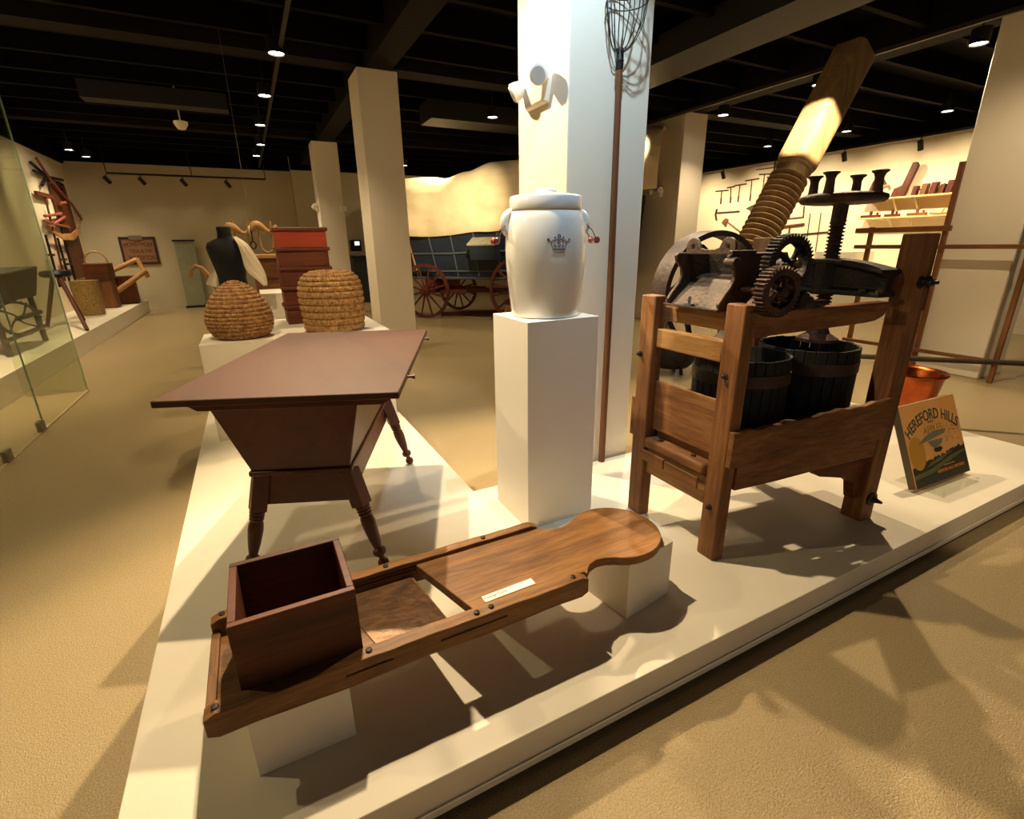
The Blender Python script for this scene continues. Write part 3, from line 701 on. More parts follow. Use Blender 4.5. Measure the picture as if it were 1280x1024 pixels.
o = skep(MB(), path2, 13, (.545, 4.19, PT+.012), .011, 62, 2.2, .015, 310, 8).build('straw_skep', straw('skep_gold', '5f421f', 'a57b45', 'c69d66'), ang=80)
tag(o, 'domed golden coiled straw skep just behind the dough table', 'skep')
# hive boxes
hs = [(1, 'bottom box of the red-brown hive stack'), (2, 'second box from the bottom of the red-brown hive stack'), (3, 'middle box of the red-brown hive stack'),
      (4, 'second box from the top of the red-brown hive stack'), (5, 'bright red top box of the hive stack')]
for k, lab in hs:
    z0 = PT+(k-1)*.159; w = .2
    t = thing('hive_box', (.43, 4.85, z0), lab, 'hive box', None)
    m = MB().bb((.43-w, 4.70, z0), (.43+w, 5.05, z0+.128)); m.build('box_body', W_hive('X') if k < 5 else wood('hive_red', '8a3018', 'b84a28', 'X', .5, .6), t, bevel=.003)
    m = MB().bb((.43-w-.016, 4.684, z0+.1285), (.43+w+.016, 5.066, z0+.158)); m.build('lip', W_hive('X'), t, bevel=.008)
# ------------------------------------------------------------------ mannequin with cloth
mn = thing('mannequin_torso', (-.13, 5.35, H), 'black headless dress form with cream cloth over one shoulder', 'mannequin')
sec = [(1.08, .125, .095), (1.16, .118, .09), (1.24, .115, .088), (1.32, .128, .094), (1.40, .146, .10), (1.46, .16, .10), (1.51, .166, .09), (1.545, .150, .075), (1.572, .10, .062), (1.585, .062, .058), (1.62, .056, .055), (1.672, .058, .056), (1.682, .05, .05)]
rings = [[(-.15+a_*(abs(math.cos(2*PI*k/32))**.85)*(1 if math.cos(2*PI*k/32) >= 0 else -1), 5.35+b_*math.sin(2*PI*k/32), z) for k in range(32)] for z, a_, b_ in sec]
MB().loft(rings).build('torso', plain('black_cloth', '0d0c0c', .9), mn, ang=80)
MB().cyl((-.15, 5.35, H+.02), (-.15, 5.35, 1.09), .02, 12).build('stand_pole', BLKM, mn)
MB().lathe([(.16, 0), (.16, .012), (.03, .03)], (-.15, 5.35, H), 24).build('stand_foot', BLKM, mn)
# cloth: draped sheet over the right shoulder (image right), small corner showing at left
CL = plain('cream_linen', 'e3d3b0', .9, bump=.5, bscale=220)
def sheet(rows, th=.004):
    nr = len(rows); nc = len(rows[0]); vs = [p for r in rows for p in r]; vs2 = [Vector(p)+Vector((0, th, 0)) for p in vs]
    fs = []; n = nr*nc
    for i in range(nr-1):
        for j in range(nc-1):
            a = i*nc+j; fs.append((a, a+1, a+nc+1, a+nc)); fs.append((n+a, n+a+nc, n+a+nc+1, n+a+1))
    for j in range(nc-1): fs.append((j, n+j, n+j+1, j+1)); a = (nr-1)*nc+j; fs.append((a, a+1, n+a+1, n+a))
    for i in range(nr-1):
        a = i*nc; fs.append((a, a+nc, n+a+nc, n+a)); a = i*nc+nc-1; fs.append((a, n+a, n+a+nc, a+nc))
    m = MB(); m.add(vs+vs2, fs); return m
cs = thing('shoulder_cloth', (.0, 5.3, 1.1), 'cream linen cloth draped over the right shoulder of the black dress form', 'cloth')
prof_z = [1.60, 1.56, 1.52, 1.46, 1.40, 1.34, 1.28, 1.22, 1.16]
L_ = [-.085, -.07, -.055, -.045, -.04, -.04, -.02, .05, .095]; R_ = [-.06, .0, .035, .06, .085, .11, .128, .135, .13]
rows = []
for z, l, r in zip(prof_z, L_, R_):
    rows.append([(l+(r-l)*j/8, 5.35-.04-.075*math.cos((j/8-.2)*1.4)*min(1, (1.62-z)*12)+.006*math.sin(j*2+z*30), z) for j in range(9)])
sheet(rows).build('front_drape', CL, cs, sub=1)
rows = []
for i, z in enumerate((1.36, 1.30, 1.24, 1.19, 1.15)):
    l = -.275-.035*i; r = -.25-.012*i
    if i == 4: l = -.36; r = -.28
    rows.append([(l+(r-l)*j/4, 5.37+.01*math.sin(j), z+(.035*(1-j/4) if i == 4 else 0)) for j in range(5)])
sheet(rows).build('side_drape', CL, cs, sub=1)

# ------------------------------------------------------------------ ox yoke hanging behind
yk = thing('ox_yoke', (.12, 7.0, 1.5), 'pale wooden double ox yoke hanging on a cord from the ceiling', 'ox yoke')
pts = []; rad = []
for i in range(25):
    t = i/24; x = -.17+.56*t
    z = 1.70+.075*(math.cos((t-.08)*4*PI)*.5+.0)+.0
    pts.append((x, 7.0, z+(.02 if t > .5 else 0))); rad.append(.036+.014*math.cos((t-.08)*4*PI)-(.012 if i in (0, 24) else 0))
MB().tube(pts, rad, 14).build('yoke_beam', W_tan('X'), yk)
for cx, col in ((-.02, 'a'), (.24, 'b')):
    MB().tube([(cx+.07*math.cos(R(a)), 7.0, (1.54 if a > 180 else 1.72)+(.10*math.sin(R(a)) if a > 180 else .0)) for a in (180, 190, 210, 230, 250, 270, 290, 310, 330, 350, 360)]+[(cx+.07, 7.0, 1.80)], .011, 8).build('oxbow', W_tan('Z'), yk)
    MB().cyl((cx-.07, 7.0, 1.53), (cx-.07, 7.0, 1.80), .011, 8).build('oxbow', W_tan('Z'), yk)
MB().tube([(.09+.03*math.cos(a*PI/8), 7.0, 1.53+.04*math.sin(a*PI/8)) for a in range(16)], .007, 8, closed=True).build('ring', IROND, yk)
MB().tube([(.09, 6.96, 1.69), (.09, 6.95, 1.64), (.09, 6.97, 1.57)], .008, 8).build('staple', IROND, yk)
MB().tube([(.11, 7.0, 3.98), (.095, 7.0, 1.76)], .0018, 6).build('cord', plain('cord_grey', '6b6353', .8), yk)
MB().tube([(.09+.045*math.cos(a*PI/6)*.5, 7.0+.052*math.cos(a*PI/6), 1.69+.06*math.sin(a*PI/6)) for a in range(12)], .008, 8, closed=True).build('cord_loop', plain('cord_white', 'cfc6b2', .8), yk)
# wooden cabinet / feed box behind
cb = thing('grain_chest', (.35, 7.9, 0), 'tan wooden stepped chest standing behind the hive boxes', 'chest')
MB().bb((.05, 7.7, 0), (.62, 8.3, 1.36)).build('chest_body', W_brown('X'), cb, bevel=.005)
MB().bb((.0, 7.65, 1.3605), (.66, 8.33, 1.41)).build('chest_top', W_tan('X'), cb, bevel=.005)
for z in (.45, .78, 1.1): MB().bb((.09, 7.685, z), (.58, 7.6995, z+.25)).build('drawer', W_brown('X'), cb, bevel=.004)
# curved plough handle
ph = thing('plow_handle', (-.5, 6.6, 0), 'curved tan wooden plough handle behind the onion-shaped skep', 'plough handle')
MB().tube([(-.60, 6.7, 1.20), (-.575, 6.7, 1.275), (-.53, 6.7, 1.315), (-.47, 6.7, 1.29), (-.42, 6.7, 1.2), (-.37, 6.7, 1.08), (-.28, 6.7, .9), (-.2, 6.7, .6), (-.15, 6.7, .02)], [.02, .021, .022, .024, .026, .028, .03, .03, .03], 12).build('handle', W_tan('Z'), ph)

# ------------------------------------------------------------------ covered wagon
WO = Vector((3.28, 10.45, 0)); WL = Vector((.66, -.751, 0)); WA = Vector((.751, .66, 0))
WM = Matrix(((WL.x, WA.x, 0, WO.x), (WL.y, WA.y, 0, WO.y), (0, 0, 1, 0), (0, 0, 0, 1)))
def WMB(): m = MB(); m.T = WM.copy(); return m
wg = thing('covered_wagon', (4.6, 9.6, 0), 'blue covered freight wagon with cream canvas top and red spoked wheels', 'wagon')
BLUE = wood('wagon_blue', '10161f', '232f3e', 'X', .6)
def wheel(l, a, r, nsp=12):
    z = r; c = (l, a, z); seg = 40; m = WMB(); rings = []
    for k in range(seg+1):
        cc, ss = math.cos(2*PI*k/seg), math.sin(2*PI*k/seg)
        rings.append([(l+q*cc, v, z+q*ss) for q, v in ((r, a-.03), (r, a+.03), (r-.06, a+.025), (r-.06, a-.025))])
    w = m.loft(rings, cap=False).build('wheel', W_red('X'), wg)
    m = WMB(); s_ = -1 if a < .7 else 1
    m.lathe([(.05, -.16), (.06, -.14), (.055, -.08), (.095, -.06), (.1, .06), (.07, .1)], c, 18, (0, -s_*1.0, 0) if s_ > 0 else (0, 1, 0)); m.build('hub', W_red('Y'), w)
    for k in range(nsp):
        t = 2*PI*(k+.5)/nsp; m = WMB(); m.cyl((l+.08*math.cos(t), a, z+.08*math.sin(t)), (l+(r-.05)*math.cos(t), a, z+(r-.05)*math.sin(t)), .021, 8, .017); m.build('spoke', W_red('Z'), w)
wheel(0, 0, .57); wheel(0, 1.5, .50); wheel(2.15, 0, .64, 14); wheel(2.15, 1.5, .64, 14)
for l, z in ((0, .55), (2.15, .64)): WMB().bb((l-.05, .02, z-.05), (l+.05, 1.48, z+.05)).build('axle', W_red('Y'), wg, bevel=.01)
WMB().bb((-.3, .68, .50), (2.9, .80, .60)).build('reach_pole', W_red('X'), wg, bevel=.01)
WMB().bb((-.15, .25, .62), (.15, 1.25, .80)).build('bolster', W_red('Y'), wg, bevel=.01)
WMB().bb((2.0, .25, .70), (2.3, 1.25, .82)).build('bolster', W_red('Y'), wg, bevel=.01)
for v in (-.0, .25): WMB().bb((.3, .1+v*4, .52), (.9, .17+v*4, .6)).build('hound', W_red('X'), wg, bevel=.01)
# sagging flared body
def interp(tab, x):
    if x <= tab[0][0]: return tab[0][1]
    for (a, p), (b_, q) in zip(tab, tab[1:]):
        if x <= b_:
            f = (x-a)/(b_-a); f = f*f*(3-2*f); return p+(q-p)*f
    return tab[-1][1]
RIDGE = [(-1.2, 2.92), (-.8, 2.87), (-.35, 2.87), (0, 2.86), (.3, 2.81), (.84, 2.92), (1.4, 3.06), (1.9, 3.06), (2.6, 3.02), (3.3, 3.16), (4.4, 3.42), (4.8, 3.4)]
EDGE = [(-1.2, 1.74), (-.27, 1.69), (.62, 1.69), (1.33, 1.75), (2.1, 1.79), (3.2, 2.0), (4.6, 2.38)]
rings = []
LB0, LB1 = -.9, 4.2
for i in range(15):
    t = i/14; l = LB0+(LB1-LB0)*t; zb = .84+.0*t; zt = interp(EDGE, l)+.04
    ll = l+(t-.5)*.25
    rings.append([(l, .28, zb), (l, 1.22, zb), (ll, 1.42, zt), (ll, .08, zt)])
WMB().loft(rings).build('wagon_body', BLUE, wg, bevel=.01)
TR = plain('wagon_trim', '434a50', .6)
for z_, off in ((.12, .255), (.45, .17)):
    pts = []
    for i in range(15):
        t = i/14; l = LB0+(LB1-LB0)*t; zb = .84+.0*t; zt = interp(EDGE, l)+.04
        f = z_/.82; pts.append((l+(t-.5)*.25*f, .28-.2*f-.015, zb+(zt-zb)*f))
    WMB().tube(pts, .022, 6).build('side_rail', TR, wg)
for i in range(11):
    t = i/10; l = LB0+.1+(LB1-LB0-.2)*t; zb = .84+.0*t; zt = interp(EDGE, l)+.04; ll = l+(t-.5)*.25
    WMB().tube([(l, .262, zb+.03), (ll, .062, zt)], .018, 6).build('side_stud', TR if i not in (1, 6) else W_tan('Z'), wg)
WMB().tube([(LB0+(LB1-LB0)*i/14, .26, .83) for i in range(15)], .03, 8).build('sill', TR, wg)
# tool box on the side
tbx = WMB().hexa([(1.15, -.12, 1.2), (1.7, -.12, 1.2), (1.7, .16, 1.2), (1.15, .16, 1.2), (1.15, -.17, 1.48), (1.7, -.17, 1.48), (1.7, .1, 1.6), (1.15, .1, 1.6)]).build('tool_box', BLUE, wg, bevel=.01)
WMB().hexa([(1.12, -.19, 1.481), (1.73, -.19, 1.481), (1.73, .09, 1.61), (1.12, .09, 1.61), (1.12, -.19, 1.51), (1.73, -.19, 1.51), (1.73, .09, 1.64), (1.12, .09, 1.64)]).build('tool_box_lid', wood('weathered', '6a6455', 'a29a84', 'X'), tbx)
# canvas
rings = []; na = 61; nl = 90
for i in range(nl):
    t = i/(nl-1); l = -1.0+5.65*t
    bow = abs(math.sin(PI*t*5)); ridge = interp(RIDGE, l)
    ze = interp(EDGE, l)+.012*math.sin(t*23); hw = .74+.06*(2*t-1)**2-.03*(1-bow); ring = []
    for j in range(na):
        a = PI*j/(na-1); sg = math.cos(a)
        yy = .75-hw*(abs(sg)**.75)*(1 if sg > 0 else -1); zz = ze+(ridge-ze)*math.sin(a)**.62
        fold = (.02*math.sin(l*3.1+zz*9+math.sin(l*5))+.010*math.sin(zz*23+l*4.2)+.006*math.sin(zz*41-l*2))*abs(sg)**1.5
        ring.append((l+fold*.3, yy+(-fold if sg > 0 else fold)*abs(sg), zz))
    rings.append(ring)
inner = [[(p[0], .75+(p[1]-.75)*.985, p[2]-.012) for p in r] for r in rings]
vs = [p for r in rings for p in r]+[p for r in inner for p in r]; n = nl*na; fs = []
for i in range(nl-1):
    for j in range(na-1):
        a = i*na+j; fs.append((a, a+1, a+na+1, a+na)); fs.append((n+a, n+a+na, n+a+na+1, n+a+1))
for i in range(nl-1):
    for a in (i*na, i*na+na-1): fs.append((a, a+na, n+a+na, n+a))
for j in range(na-1):
    for a in (j, (nl-1)*na+j): fs.append((a, n+a, n+a+1, a+1))
m = WMB(); m.add(vs, fs); m.build('canvas_cover', plain('canvas', 'ddcca6', .85, bump=.3, bscale=60, c2='d3bf94', vscale=3), wg, ang=80)
# crib blocks under the wagon edge
m = thing('timber_crib', (4.45, 8.6, 0), 'stacked pale timber crib beside the right wagon wheel', 'crib')
for k, (z, rz) in enumerate(((.05, .0), (.15, PI/2), (.25, 0), (.35, PI/2), (.45, 0))):
    for s_ in (-.1, .1):
        MB().box((4.40-(s_ if rz else 0), 8.45+(0 if rz else s_), z+.001), (.32, .09, .098), rz=rz).build('timber', W_tan('X') if k < 4 else W_red('X'), m, bevel=.004)
o = MB().box((4.35, 10.35, .046), (1.5, .09, .09), rz=math.atan2(-.35, .9)).build('wagon_tongue', W_red('X'), bevel=.01); tag(o, 'red-brown wooden beam lying on the floor by the wagon wheels', 'beam')

# ------------------------------------------------------------------ giant wooden screw
gs = thing('giant_press_screw', (3.75, 3.2, 0), 'giant leaning wooden press screw with thick square head reaching the ceiling', 'press screw')
G0 = Vector((4.13, 3.2, 1.46)); G1 = Vector((5.04, 3.2, 2.955)); gd = (G1-G0).normalized()
GW = wood('screw_wood', '5b452c', '9c8058', 'Z', .75, .6)
m = MB(); n = 15; prof = []; Lt = .80; cth = G0-gd*.12
for i in range(n*8+1):
    ph = (i % 8)/8; prof.append(((.085, .085, .10, .15, .166, .162, .12, .09)[i % 8], Lt*i/(n*8)))
rings = []; Mx = Matrix.Translation(cth) @ gd.to_track_quat('Z', 'Y').to_matrix().to_4x4(); seg = 28; pt = Lt/n
for (rr, z) in prof: rings.append([Mx @ Vector((rr*math.cos(2*PI*k/seg), rr*math.sin(2*PI*k/seg), z+pt*k/seg*.0)) for k in range(seg)])
m.loft(rings); m.build('screw_thread', GW, gs, ang=60)
m = MB(); M2 = Matrix.Translation(cth+gd*(Lt+.0)) @ gd.to_track_quat('Z', 'Y').to_matrix().to_4x4()
m.T = M2; m.lathe([(.135, -.01), (.14, .06), (.155, .075), (.155, .10)], (0, 0, 0), 28)
m.build('screw_collar', GW, gs, bevel=.003)
rings = []
for z, k in ((.10, .93), (.14, 1), (1.22, 1.02)):
    ring = []
    for a in range(32):
        t = 2*PI*a/32; r = .165/max(abs(math.cos(t)), abs(math.sin(t)), .80)*.84*k; ring.append((r*math.cos(t), r*math.sin(t), z))
    rings.append(ring)
m = MB(); m.T = M2; m.loft(rings); m.build('screw_head', GW, gs, ang=30, bevel=.006)
m = MB(); m.T = M2; m.lathe([(.03, 0), (.03, .02), (.015, .03)], (.17, -.03, .72), 10, (1, 0, 0)); m.build('bolt', IROND, gs)
MB().bb((3.96, 3.05, .0), (4.16, 3.35, 1.33)).build('base_block', W_brown('Z'), gs, bevel=.01)
# cauldron seen through the press
cq = MB().lathe([(.05, .06), (.2, .08), (.3, .18), (.33, .3), (.29, .40), (.31, .42), (.30, .43), (.27, .40), (.2, .15), (.05, .1)], (4.35, 4.3, 0), 36)
for a in (30, 150, 270): cq.cyl((4.35+.18*math.cos(R(a)), 4.3+.18*math.sin(R(a)), 0), (4.35+.16*math.cos(R(a)), 4.3+.16*math.sin(R(a)), .12), .02, 8)
o = cq.build('cauldron', IROND, ang=60); tag(o, 'black iron three-legged cauldron on the floor behind the cider press', 'cauldron')

# ------------------------------------------------------------------ wooden frame rack at right
rk = thing('frame_rack', (6.93, 3.0, 0), 'thin brown wooden frame rack with crossbars before the right column', 'frame')
def stick(pts, w, name, mat): return MB().tube(pts, w, 4).build(name, mat, rk, smooth=False)
RW = W_brown('Y'); RZ = W_brown('Z')
MB().bb((6.93, 2.20, 0), (6.97, 2.245, 1.9)).build('upright', RZ, rk, bevel=.004)
MB().bb((6.93, 2.94, 0), (6.97, 2.99, 2.27)).build('upright', RZ, rk, bevel=.004)
MB().bb((6.93, 3.71, 0), (6.97, 3.76, 1.64)).build('upright', RZ, rk, bevel=.004)
MB().bb((6.895, 2.15, 1.385), (6.929, 3.88, 1.43)).build('crossbar', RW, rk, bevel=.004)
MB().bb((6.895, 2.9, 1.57), (6.929, 3.9, 1.63)).build('crossbar', RW, rk, bevel=.004)
MB().bb((6.895, 2.2, .22), (6.929, 3.8, .26)).build('crossbar', RW, rk, bevel=.004)

# ------------------------------------------------------------------ emergency lights
def emerg(x, y, z, lab, ax='x', heads=True):
    t = thing('emergency_light', (x, y, z), lab, 'emergency light', 'emergency lights')
    P = plain('lamp_plastic', 'e9e2d2', .35)
    MB().hexa([(x-.035, y-.09, z-.06), (x, y-.12, z-.07), (x, y+.12, z-.07), (x-.035, y+.09, z-.06), (x-.045, y-.12, z+.04), (x, y-.15, z+.05), (x, y+.15, z+.05), (x-.045, y+.12, z+.04)]).build('housing', P, t, bevel=.008)
    for s_, zz in ((-1, .05), (1, .03)):
        c = Vector((x-.07, y+s_*.13, z+zz)); d = Vector((-.6, s_*.5-.15, -.35)).normalized()
        h = MB().lathe([(.012, -.06), (.035, -.045), (.047, -.01), (.05, .02), (.042, .026)], c, 20, d).build('lamp_head', P, t, ang=50)
        MB().lathe([(.040, .0265), (.038, .031)], c, 16, d).build('lens', plain('lens', 'bcbcb8', .15, coat=.5), h)
emerg(1.559, 2.69, 2.28, 'twin-head white emergency light on the near column above the crock')
emerg(1.559, 12.36, 2.3, 'white emergency light on the left side of the farthest column')
emerg(7.019, 7.65, 2.36, 'white emergency light on the column left of the giant screw')
o = MB().bb((1.995, 12.06, 2.24), (2.14, 12.119, 2.36)); o = o.build('emergency_lamp', plain('lamp_plastic', 'e9e2d2', .35), bevel=.01); tag(o, 'white lamp box on the right edge of the farthest column', 'emergency light')

# ------------------------------------------------------------------ glass case at left
gc = thing('glass_case', (-1.85, 5, 0), 'tall clear glass panels of a case at the left edge', 'glass case')
GM = glassmat('green_glass', 'f6f9f2'); GE = plain('glass_edge', '8fa58c', .2, spec=.8)
MB().bb((-1.83, 2.0, .015), (-1.818, 5.505, 3.1)).build('glass_panel', GM, gc)
MB().bb((-1.83, 5.525, .015), (-1.818, 6.9, 3.1)).build('glass_panel', GM, gc)
MB().bb((-2.36, 6.9, .015), (-1.83, 6.912, 3.1)).build('glass_panel', GM, gc)
m = MB(); m.bb((-1.8305, 5.506, .015), (-1.8175, 5.510, 3.1)); m.bb((-1.8305, 6.896, .015), (-1.8175, 6.902, 3.1)); m.build('panel_edge', GE, gc)
m = MB(); m.bb((-1.834, 2.0, 0), (-1.814, 6.91, .014)); m.build('floor_channel', plain('channel', 'b9a57c', .5), gc)
for y in (5.44, 4.72):
    m = MB(); m.bb((-1.842, y-.045, .012), (-1.806, y+.055, .10)); m.build('hinge_clamp', plain('brushed_metal', '8a8578', .3, .9), gc, bevel=.004)

# ------------------------------------------------------------------ left display platform and its pieces
o = MB().bb((-3.49, 2.2, 0), (-2.42, 15.6, .28)).build('display_platform', WHITE, bevel=.004); tag(o, 'long low white display platform along the left wall', 'platform')
LZ = .281
sb = thing('tripod_stool', (-2.75, 11.0, LZ), 'dark stool with black padded seat and splayed brown legs', 'stool')
MB().lathe([(.16, .80), (.20, .82), (.21, .86), (.19, .90), (.1, .915)], (-2.85, 10.9, LZ), 24).build('seat', BLKM, sb)
for dx, dy in ((.42, -.9), (.05, .6), (-.25, -.2)):
    MB().cyl((-2.85+dx*.15, 10.9+dy*.1, LZ+.82), (-2.85+dx, 10.9+dy, LZ+.024), .035, 10, .028).build('leg', wood('stool_wood', '2e150c', '5b2b18', 'Z'), sb)
bq = thing('wicker_basket', (-2.95, 12.6, LZ), 'tall tan basket standing behind the dark stool', 'basket')
MB().lathe([(.20, 0), (.23, .3), (.22, .62), (.235, .66), (.21, .64), (.19, .1)], (-2.9, 12.6, LZ), 24).build('basket_body', straw('basket_straw', '5b4522', '8d713c', 'a98e55'), bq)
ar = thing('arched_basket', (-2.85, 14.0, LZ), 'brown wooden basket with arched handle on the left platform', 'basket')
MB().bb((-3.15, 13.8, LZ+.6), (-2.7, 14.3, LZ+.95)).build('basket_body', W_box('X'), ar, bevel=.02)
MB().bb((-3.12, 13.85, LZ), (-2.72, 14.25, LZ+.599)).build('support_block', W_brown('Z'), ar, bevel=.01)
MB().tube([(-2.92+.2*math.cos(R(a)), 14.0, LZ+.95+.24*math.sin(R(a))) for a in range(0, 181, 15)], .015, 8).build('arched_handle', W_tan('X'), ar)
sh = thing('shaving_horse', (-2.6, 14.4, LZ), 'tan wooden workbench with tilted beams beside the back wall', 'workbench')
MB().box((-2.73, 14.95, LZ+.311), (.5, .6, .62), rz=.1).build('box_base', W_box('Z'), sh, bevel=.02)
for a, b_, r_ in (((-3.0, 14.55, LZ+.66), (-2.3, 14.7, LZ+1.0), .05), ((-2.8, 14.5, LZ+.3), (-2.15, 14.6, LZ+.75), .06), ((-2.3, 14.7, LZ+1.02), (-2.15, 14.6, LZ+.6), .05)):
    MB().cyl(a, b_, r_, 10).build('beam', W_tan('X'), sh)
lg = thing('iron_machine', (-2.9, 8.5, LZ), 'grey iron machine with open frame behind the glass panel', 'machine')
GI = plain('grey_iron', '2f2f2a', .55, .4, bump=.4, c2='55544a')
MB().hexa([(-3.3, 7.9, LZ+.62), (-2.7, 7.9, LZ+.62), (-2.7, 9.3, LZ+.62), (-3.3, 9.3, LZ+.62), (-3.4, 7.8, LZ+.95), (-2.62, 7.8, LZ+.95), (-2.62, 9.4, LZ+1.02), (-3.4, 9.4, LZ+1.0)]).build('hopper', GI, lg, bevel=.02)
for x, y in ((-3.3, 7.95), (-2.75, 7.95), (-2.75, 9.2), (-3.3, 9.2)): MB().cyl((x, y, LZ+.65), (x, y+.08, LZ+.006), .035, 8).build('leg', GI, lg)
gear(MB(), (-2.66, 8.3, LZ+.42), .22, .05, 26, 4).build('gear_wheel', GI, lg)
MB().cyl((-2.66, 8.3, LZ+.42), (-2.66, 9.1, LZ+.42), .03, 10).build('shaft', GI, lg)
MB().tube([(-2.72, 7.95, LZ+.2), (-2.72, 9.3, LZ+.2)], .03, 8).build('brace', GI, lg)
hh = thing('wooden_trestle', (-2.65, 6.2, LZ), 'weathered wooden trestle frame behind the nearest glass', 'trestle')
for a, b_ in (((-2.6, 5.6, LZ+.012), (-2.75, 5.9, LZ+.95)), ((-2.6, 6.3, LZ+.012), (-2.75, 5.95, LZ+.95)), ((-3.1, 5.6, LZ+.012), (-2.95, 5.9, LZ+.95)), ((-3.1, 6.3, LZ+.012), (-2.95, 5.95, LZ+.95))):
    MB().cyl(a, b_, .03, 8).build('leg', W_dark('Z'), hh)
MB().cyl((-2.5, 5.92, LZ+.95), (-3.2, 5.92, LZ+.95), .05, 10).build('top_bar', W_brown('X'), hh)
# horse-shaped harness head behind glass
hd = thing('horse_collar', (-3.3, 7.4, 1.6), 'dark horned leather horse collar hanging on the left wall behind glass', 'horse collar')
MB().tube([(-3.42, 7.3+.28*math.cos(R(a)), 1.85+.36*math.sin(R(a))) for a in range(0, 360, 20)], .07, 10, closed=True).build('collar_pad', plain('dark_leather', '2a2018', .5), hd)
MB().tube([(-3.40, 7.35, 2.18), (-3.38, 7.5, 2.36), (-3.38, 7.68, 2.44)], [.03, .022, .008], 8).build('horn', W_tan('Y'), hd)

WX = XL+.02
def wl(name, lab, cat): return thing(name, (WX, 14.5, 2), lab, cat)
sy = wl('scythe', 'long red curved grass scythe hung on the left wall', 'scythe')
MB().tube([(WX+.08, 13.9, 3.24), (WX+.08, 14.4, 2.93), (WX+.08, 14.8, 2.75), (WX+.08, 15.15, 2.62), (WX+.08, 15.5, 2.52), (WX+.08, 15.9, 2.30), (WX+.09, 15.96, 2.2)], .026, 10).build('snath', plain('red_paint', '84402c', .55), sy)
MB().tube([(WX+.08, 14.6, 2.45), (WX+.12, 14.9, 2.50)], .03, 8).build('grip', plain('red_paint', '84402c', .55), sy)
pts = [(15.9, 2.22), (15.5, 1.93), (14.9, 1.79), (14.2, 1.77), (13.6, 1.86)]
m = MB(); rings = []
for i, (y, z) in enumerate(pts): w = (.05, .12, .15, .12, .03)[i]; rings.append([(WX+.07, y, z-w/2), (WX+.085, y, z-w/2), (WX+.085, y, z+w/2), (WX+.07, y, z+w/2)])
m.loft(rings).build('blade', W_tan('Y'), sy)
o = MB().bb((WX, 14.5, .9), (WX+.03, 15.6, 2.85)).build('wall_board', W_box('Z'), bevel=.004); tag(o, 'tall dark brown wooden board against the left wall behind the scythe', 'board')
o = MB(); o.bb((WX+.02, 13.4, 2.52), (WX+.07, 14.3, 2.60)); o.tube([(WX+.045, 13.9, 2.55), (WX+.045, 13.6, .9)], .02, 6); o = o.build('hay_rake', W_box('Z')); tag(o, 'dark wooden hay rake hanging left of the brown board', 'rake')
o = MB()
for a, b_ in (((13.6, 3.12), (14.5, 2.92)), ((13.65, 2.98), (14.4, 2.95)), ((14.3, 2.95), (15.4, 3.0)), ((14.4, 2.93), (15.3, 2.83)), ((13.9, 2.75), (14.3, 2.95))): o.tube([(WX+.05, *a), (WX+.06, *b_)], .03, 6)
o = o.build('pitchfork_head', IROND); tag(o, 'black branching iron fork high on the left wall behind the red scythe', 'fork')
for y, z, h, lab in ((13.2, 1.3, 1.0, 'thin dark iron hand tool low on the left wall, nearest of three'), (13.9, 1.2, 1.1, 'thin dark iron hand tool low on the left wall, middle of three'), (14.3, 1.1, 1.2, 'thin dark iron hand tool low on the left wall, farthest of three')):
    o = MB(); o.tube([(WX+.04, y, z-h/2), (WX+.04, y+.05, z+h/2)], .022, 6); o.bb((WX+.02, y-.2, z+.1), (WX+.06, y+.2, z+.14)); o = o.build('wall_tool', IROND); tag(o, lab, 'tool')
o = MB(); 
for a, b_ in (((13.5, 2.15), (14.6, 2.25)), ((13.4, 2.05), (14.9, 1.98)), ((13.6, 1.95), (14.8, 2.2))): o.tube([(WX+.05, *a), (WX+.06, *b_)], .028, 6)
o = o.build('cradle_fingers', plain('red_paint', '84402c', .55)); tag(o, 'faded red wooden cradle fingers on the left wall under the scythe', 'cradle')

o = MB().lathe([(.10, 0), (.10, .04), (.05, .10)], (XL+.001, 15.3, 2.86), 16, (1, 0, 0)).build('security_camera', BLKM); tag(o, 'small round black dome on the left wall near the back corner', 'camera')
# back wall: sign, banner, sconce
sg = thing('framed_sign', (-2.42, YB, 1.2), 'dark framed pinkish sign with three lines of lettering on the back wall', 'sign')
MB().bb((-2.74, YB-.03, 1.18), (-2.06, YB, 1.76)).build('board', plain('sign_board', '8a6244', .8), sg)
m = MB(); m.bb((-2.78, YB-.05, 1.14), (-2.02, YB-.001, 1.19)); m.bb((-2.78, YB-.05, 1.75), (-2.02, YB-.001, 1.80)); m.bb((-2.78, YB-.05, 1.19), (-2.73, YB-.001, 1.75)); m.bb((-2.07, YB-.05, 1.19), (-2.02, YB-.001, 1.75)); m.build('frame', plain('sign_frame', '2e1108', .6), sg)
MB().bb((-2.56, YB-.055, 1.73), (-2.28, YB-.051, 1.83)).build('bracket', plain('grey_plate', '6b6152', .6), sg)
SM = Matrix.Translation((-2.4, YB-.032, 0)) @ Matrix.Rotation(R(90), 4, 'X')
SI = plain('sign_ink', '2a120a', .7)
lettering('lettering', 'MONSTHOFF', .15, SM, SI, sg, .002, bend(.9, 1.63), .68)
lettering('lettering', 'TOOL & THE', .11, SM @ Matrix.Translation((.02, 1.46, 0)), SI, sg, .002, None, .75)
lettering('lettering', 'WATERTON', .15, SM @ Matrix.Translation((.03, 1.29, 0)), SI, sg, .002, None, .68)
bn = thing('display_banner', (-1.4, YB-.12, 0), 'narrow greenish clear panel with dark bars standing at the back wall', 'banner')
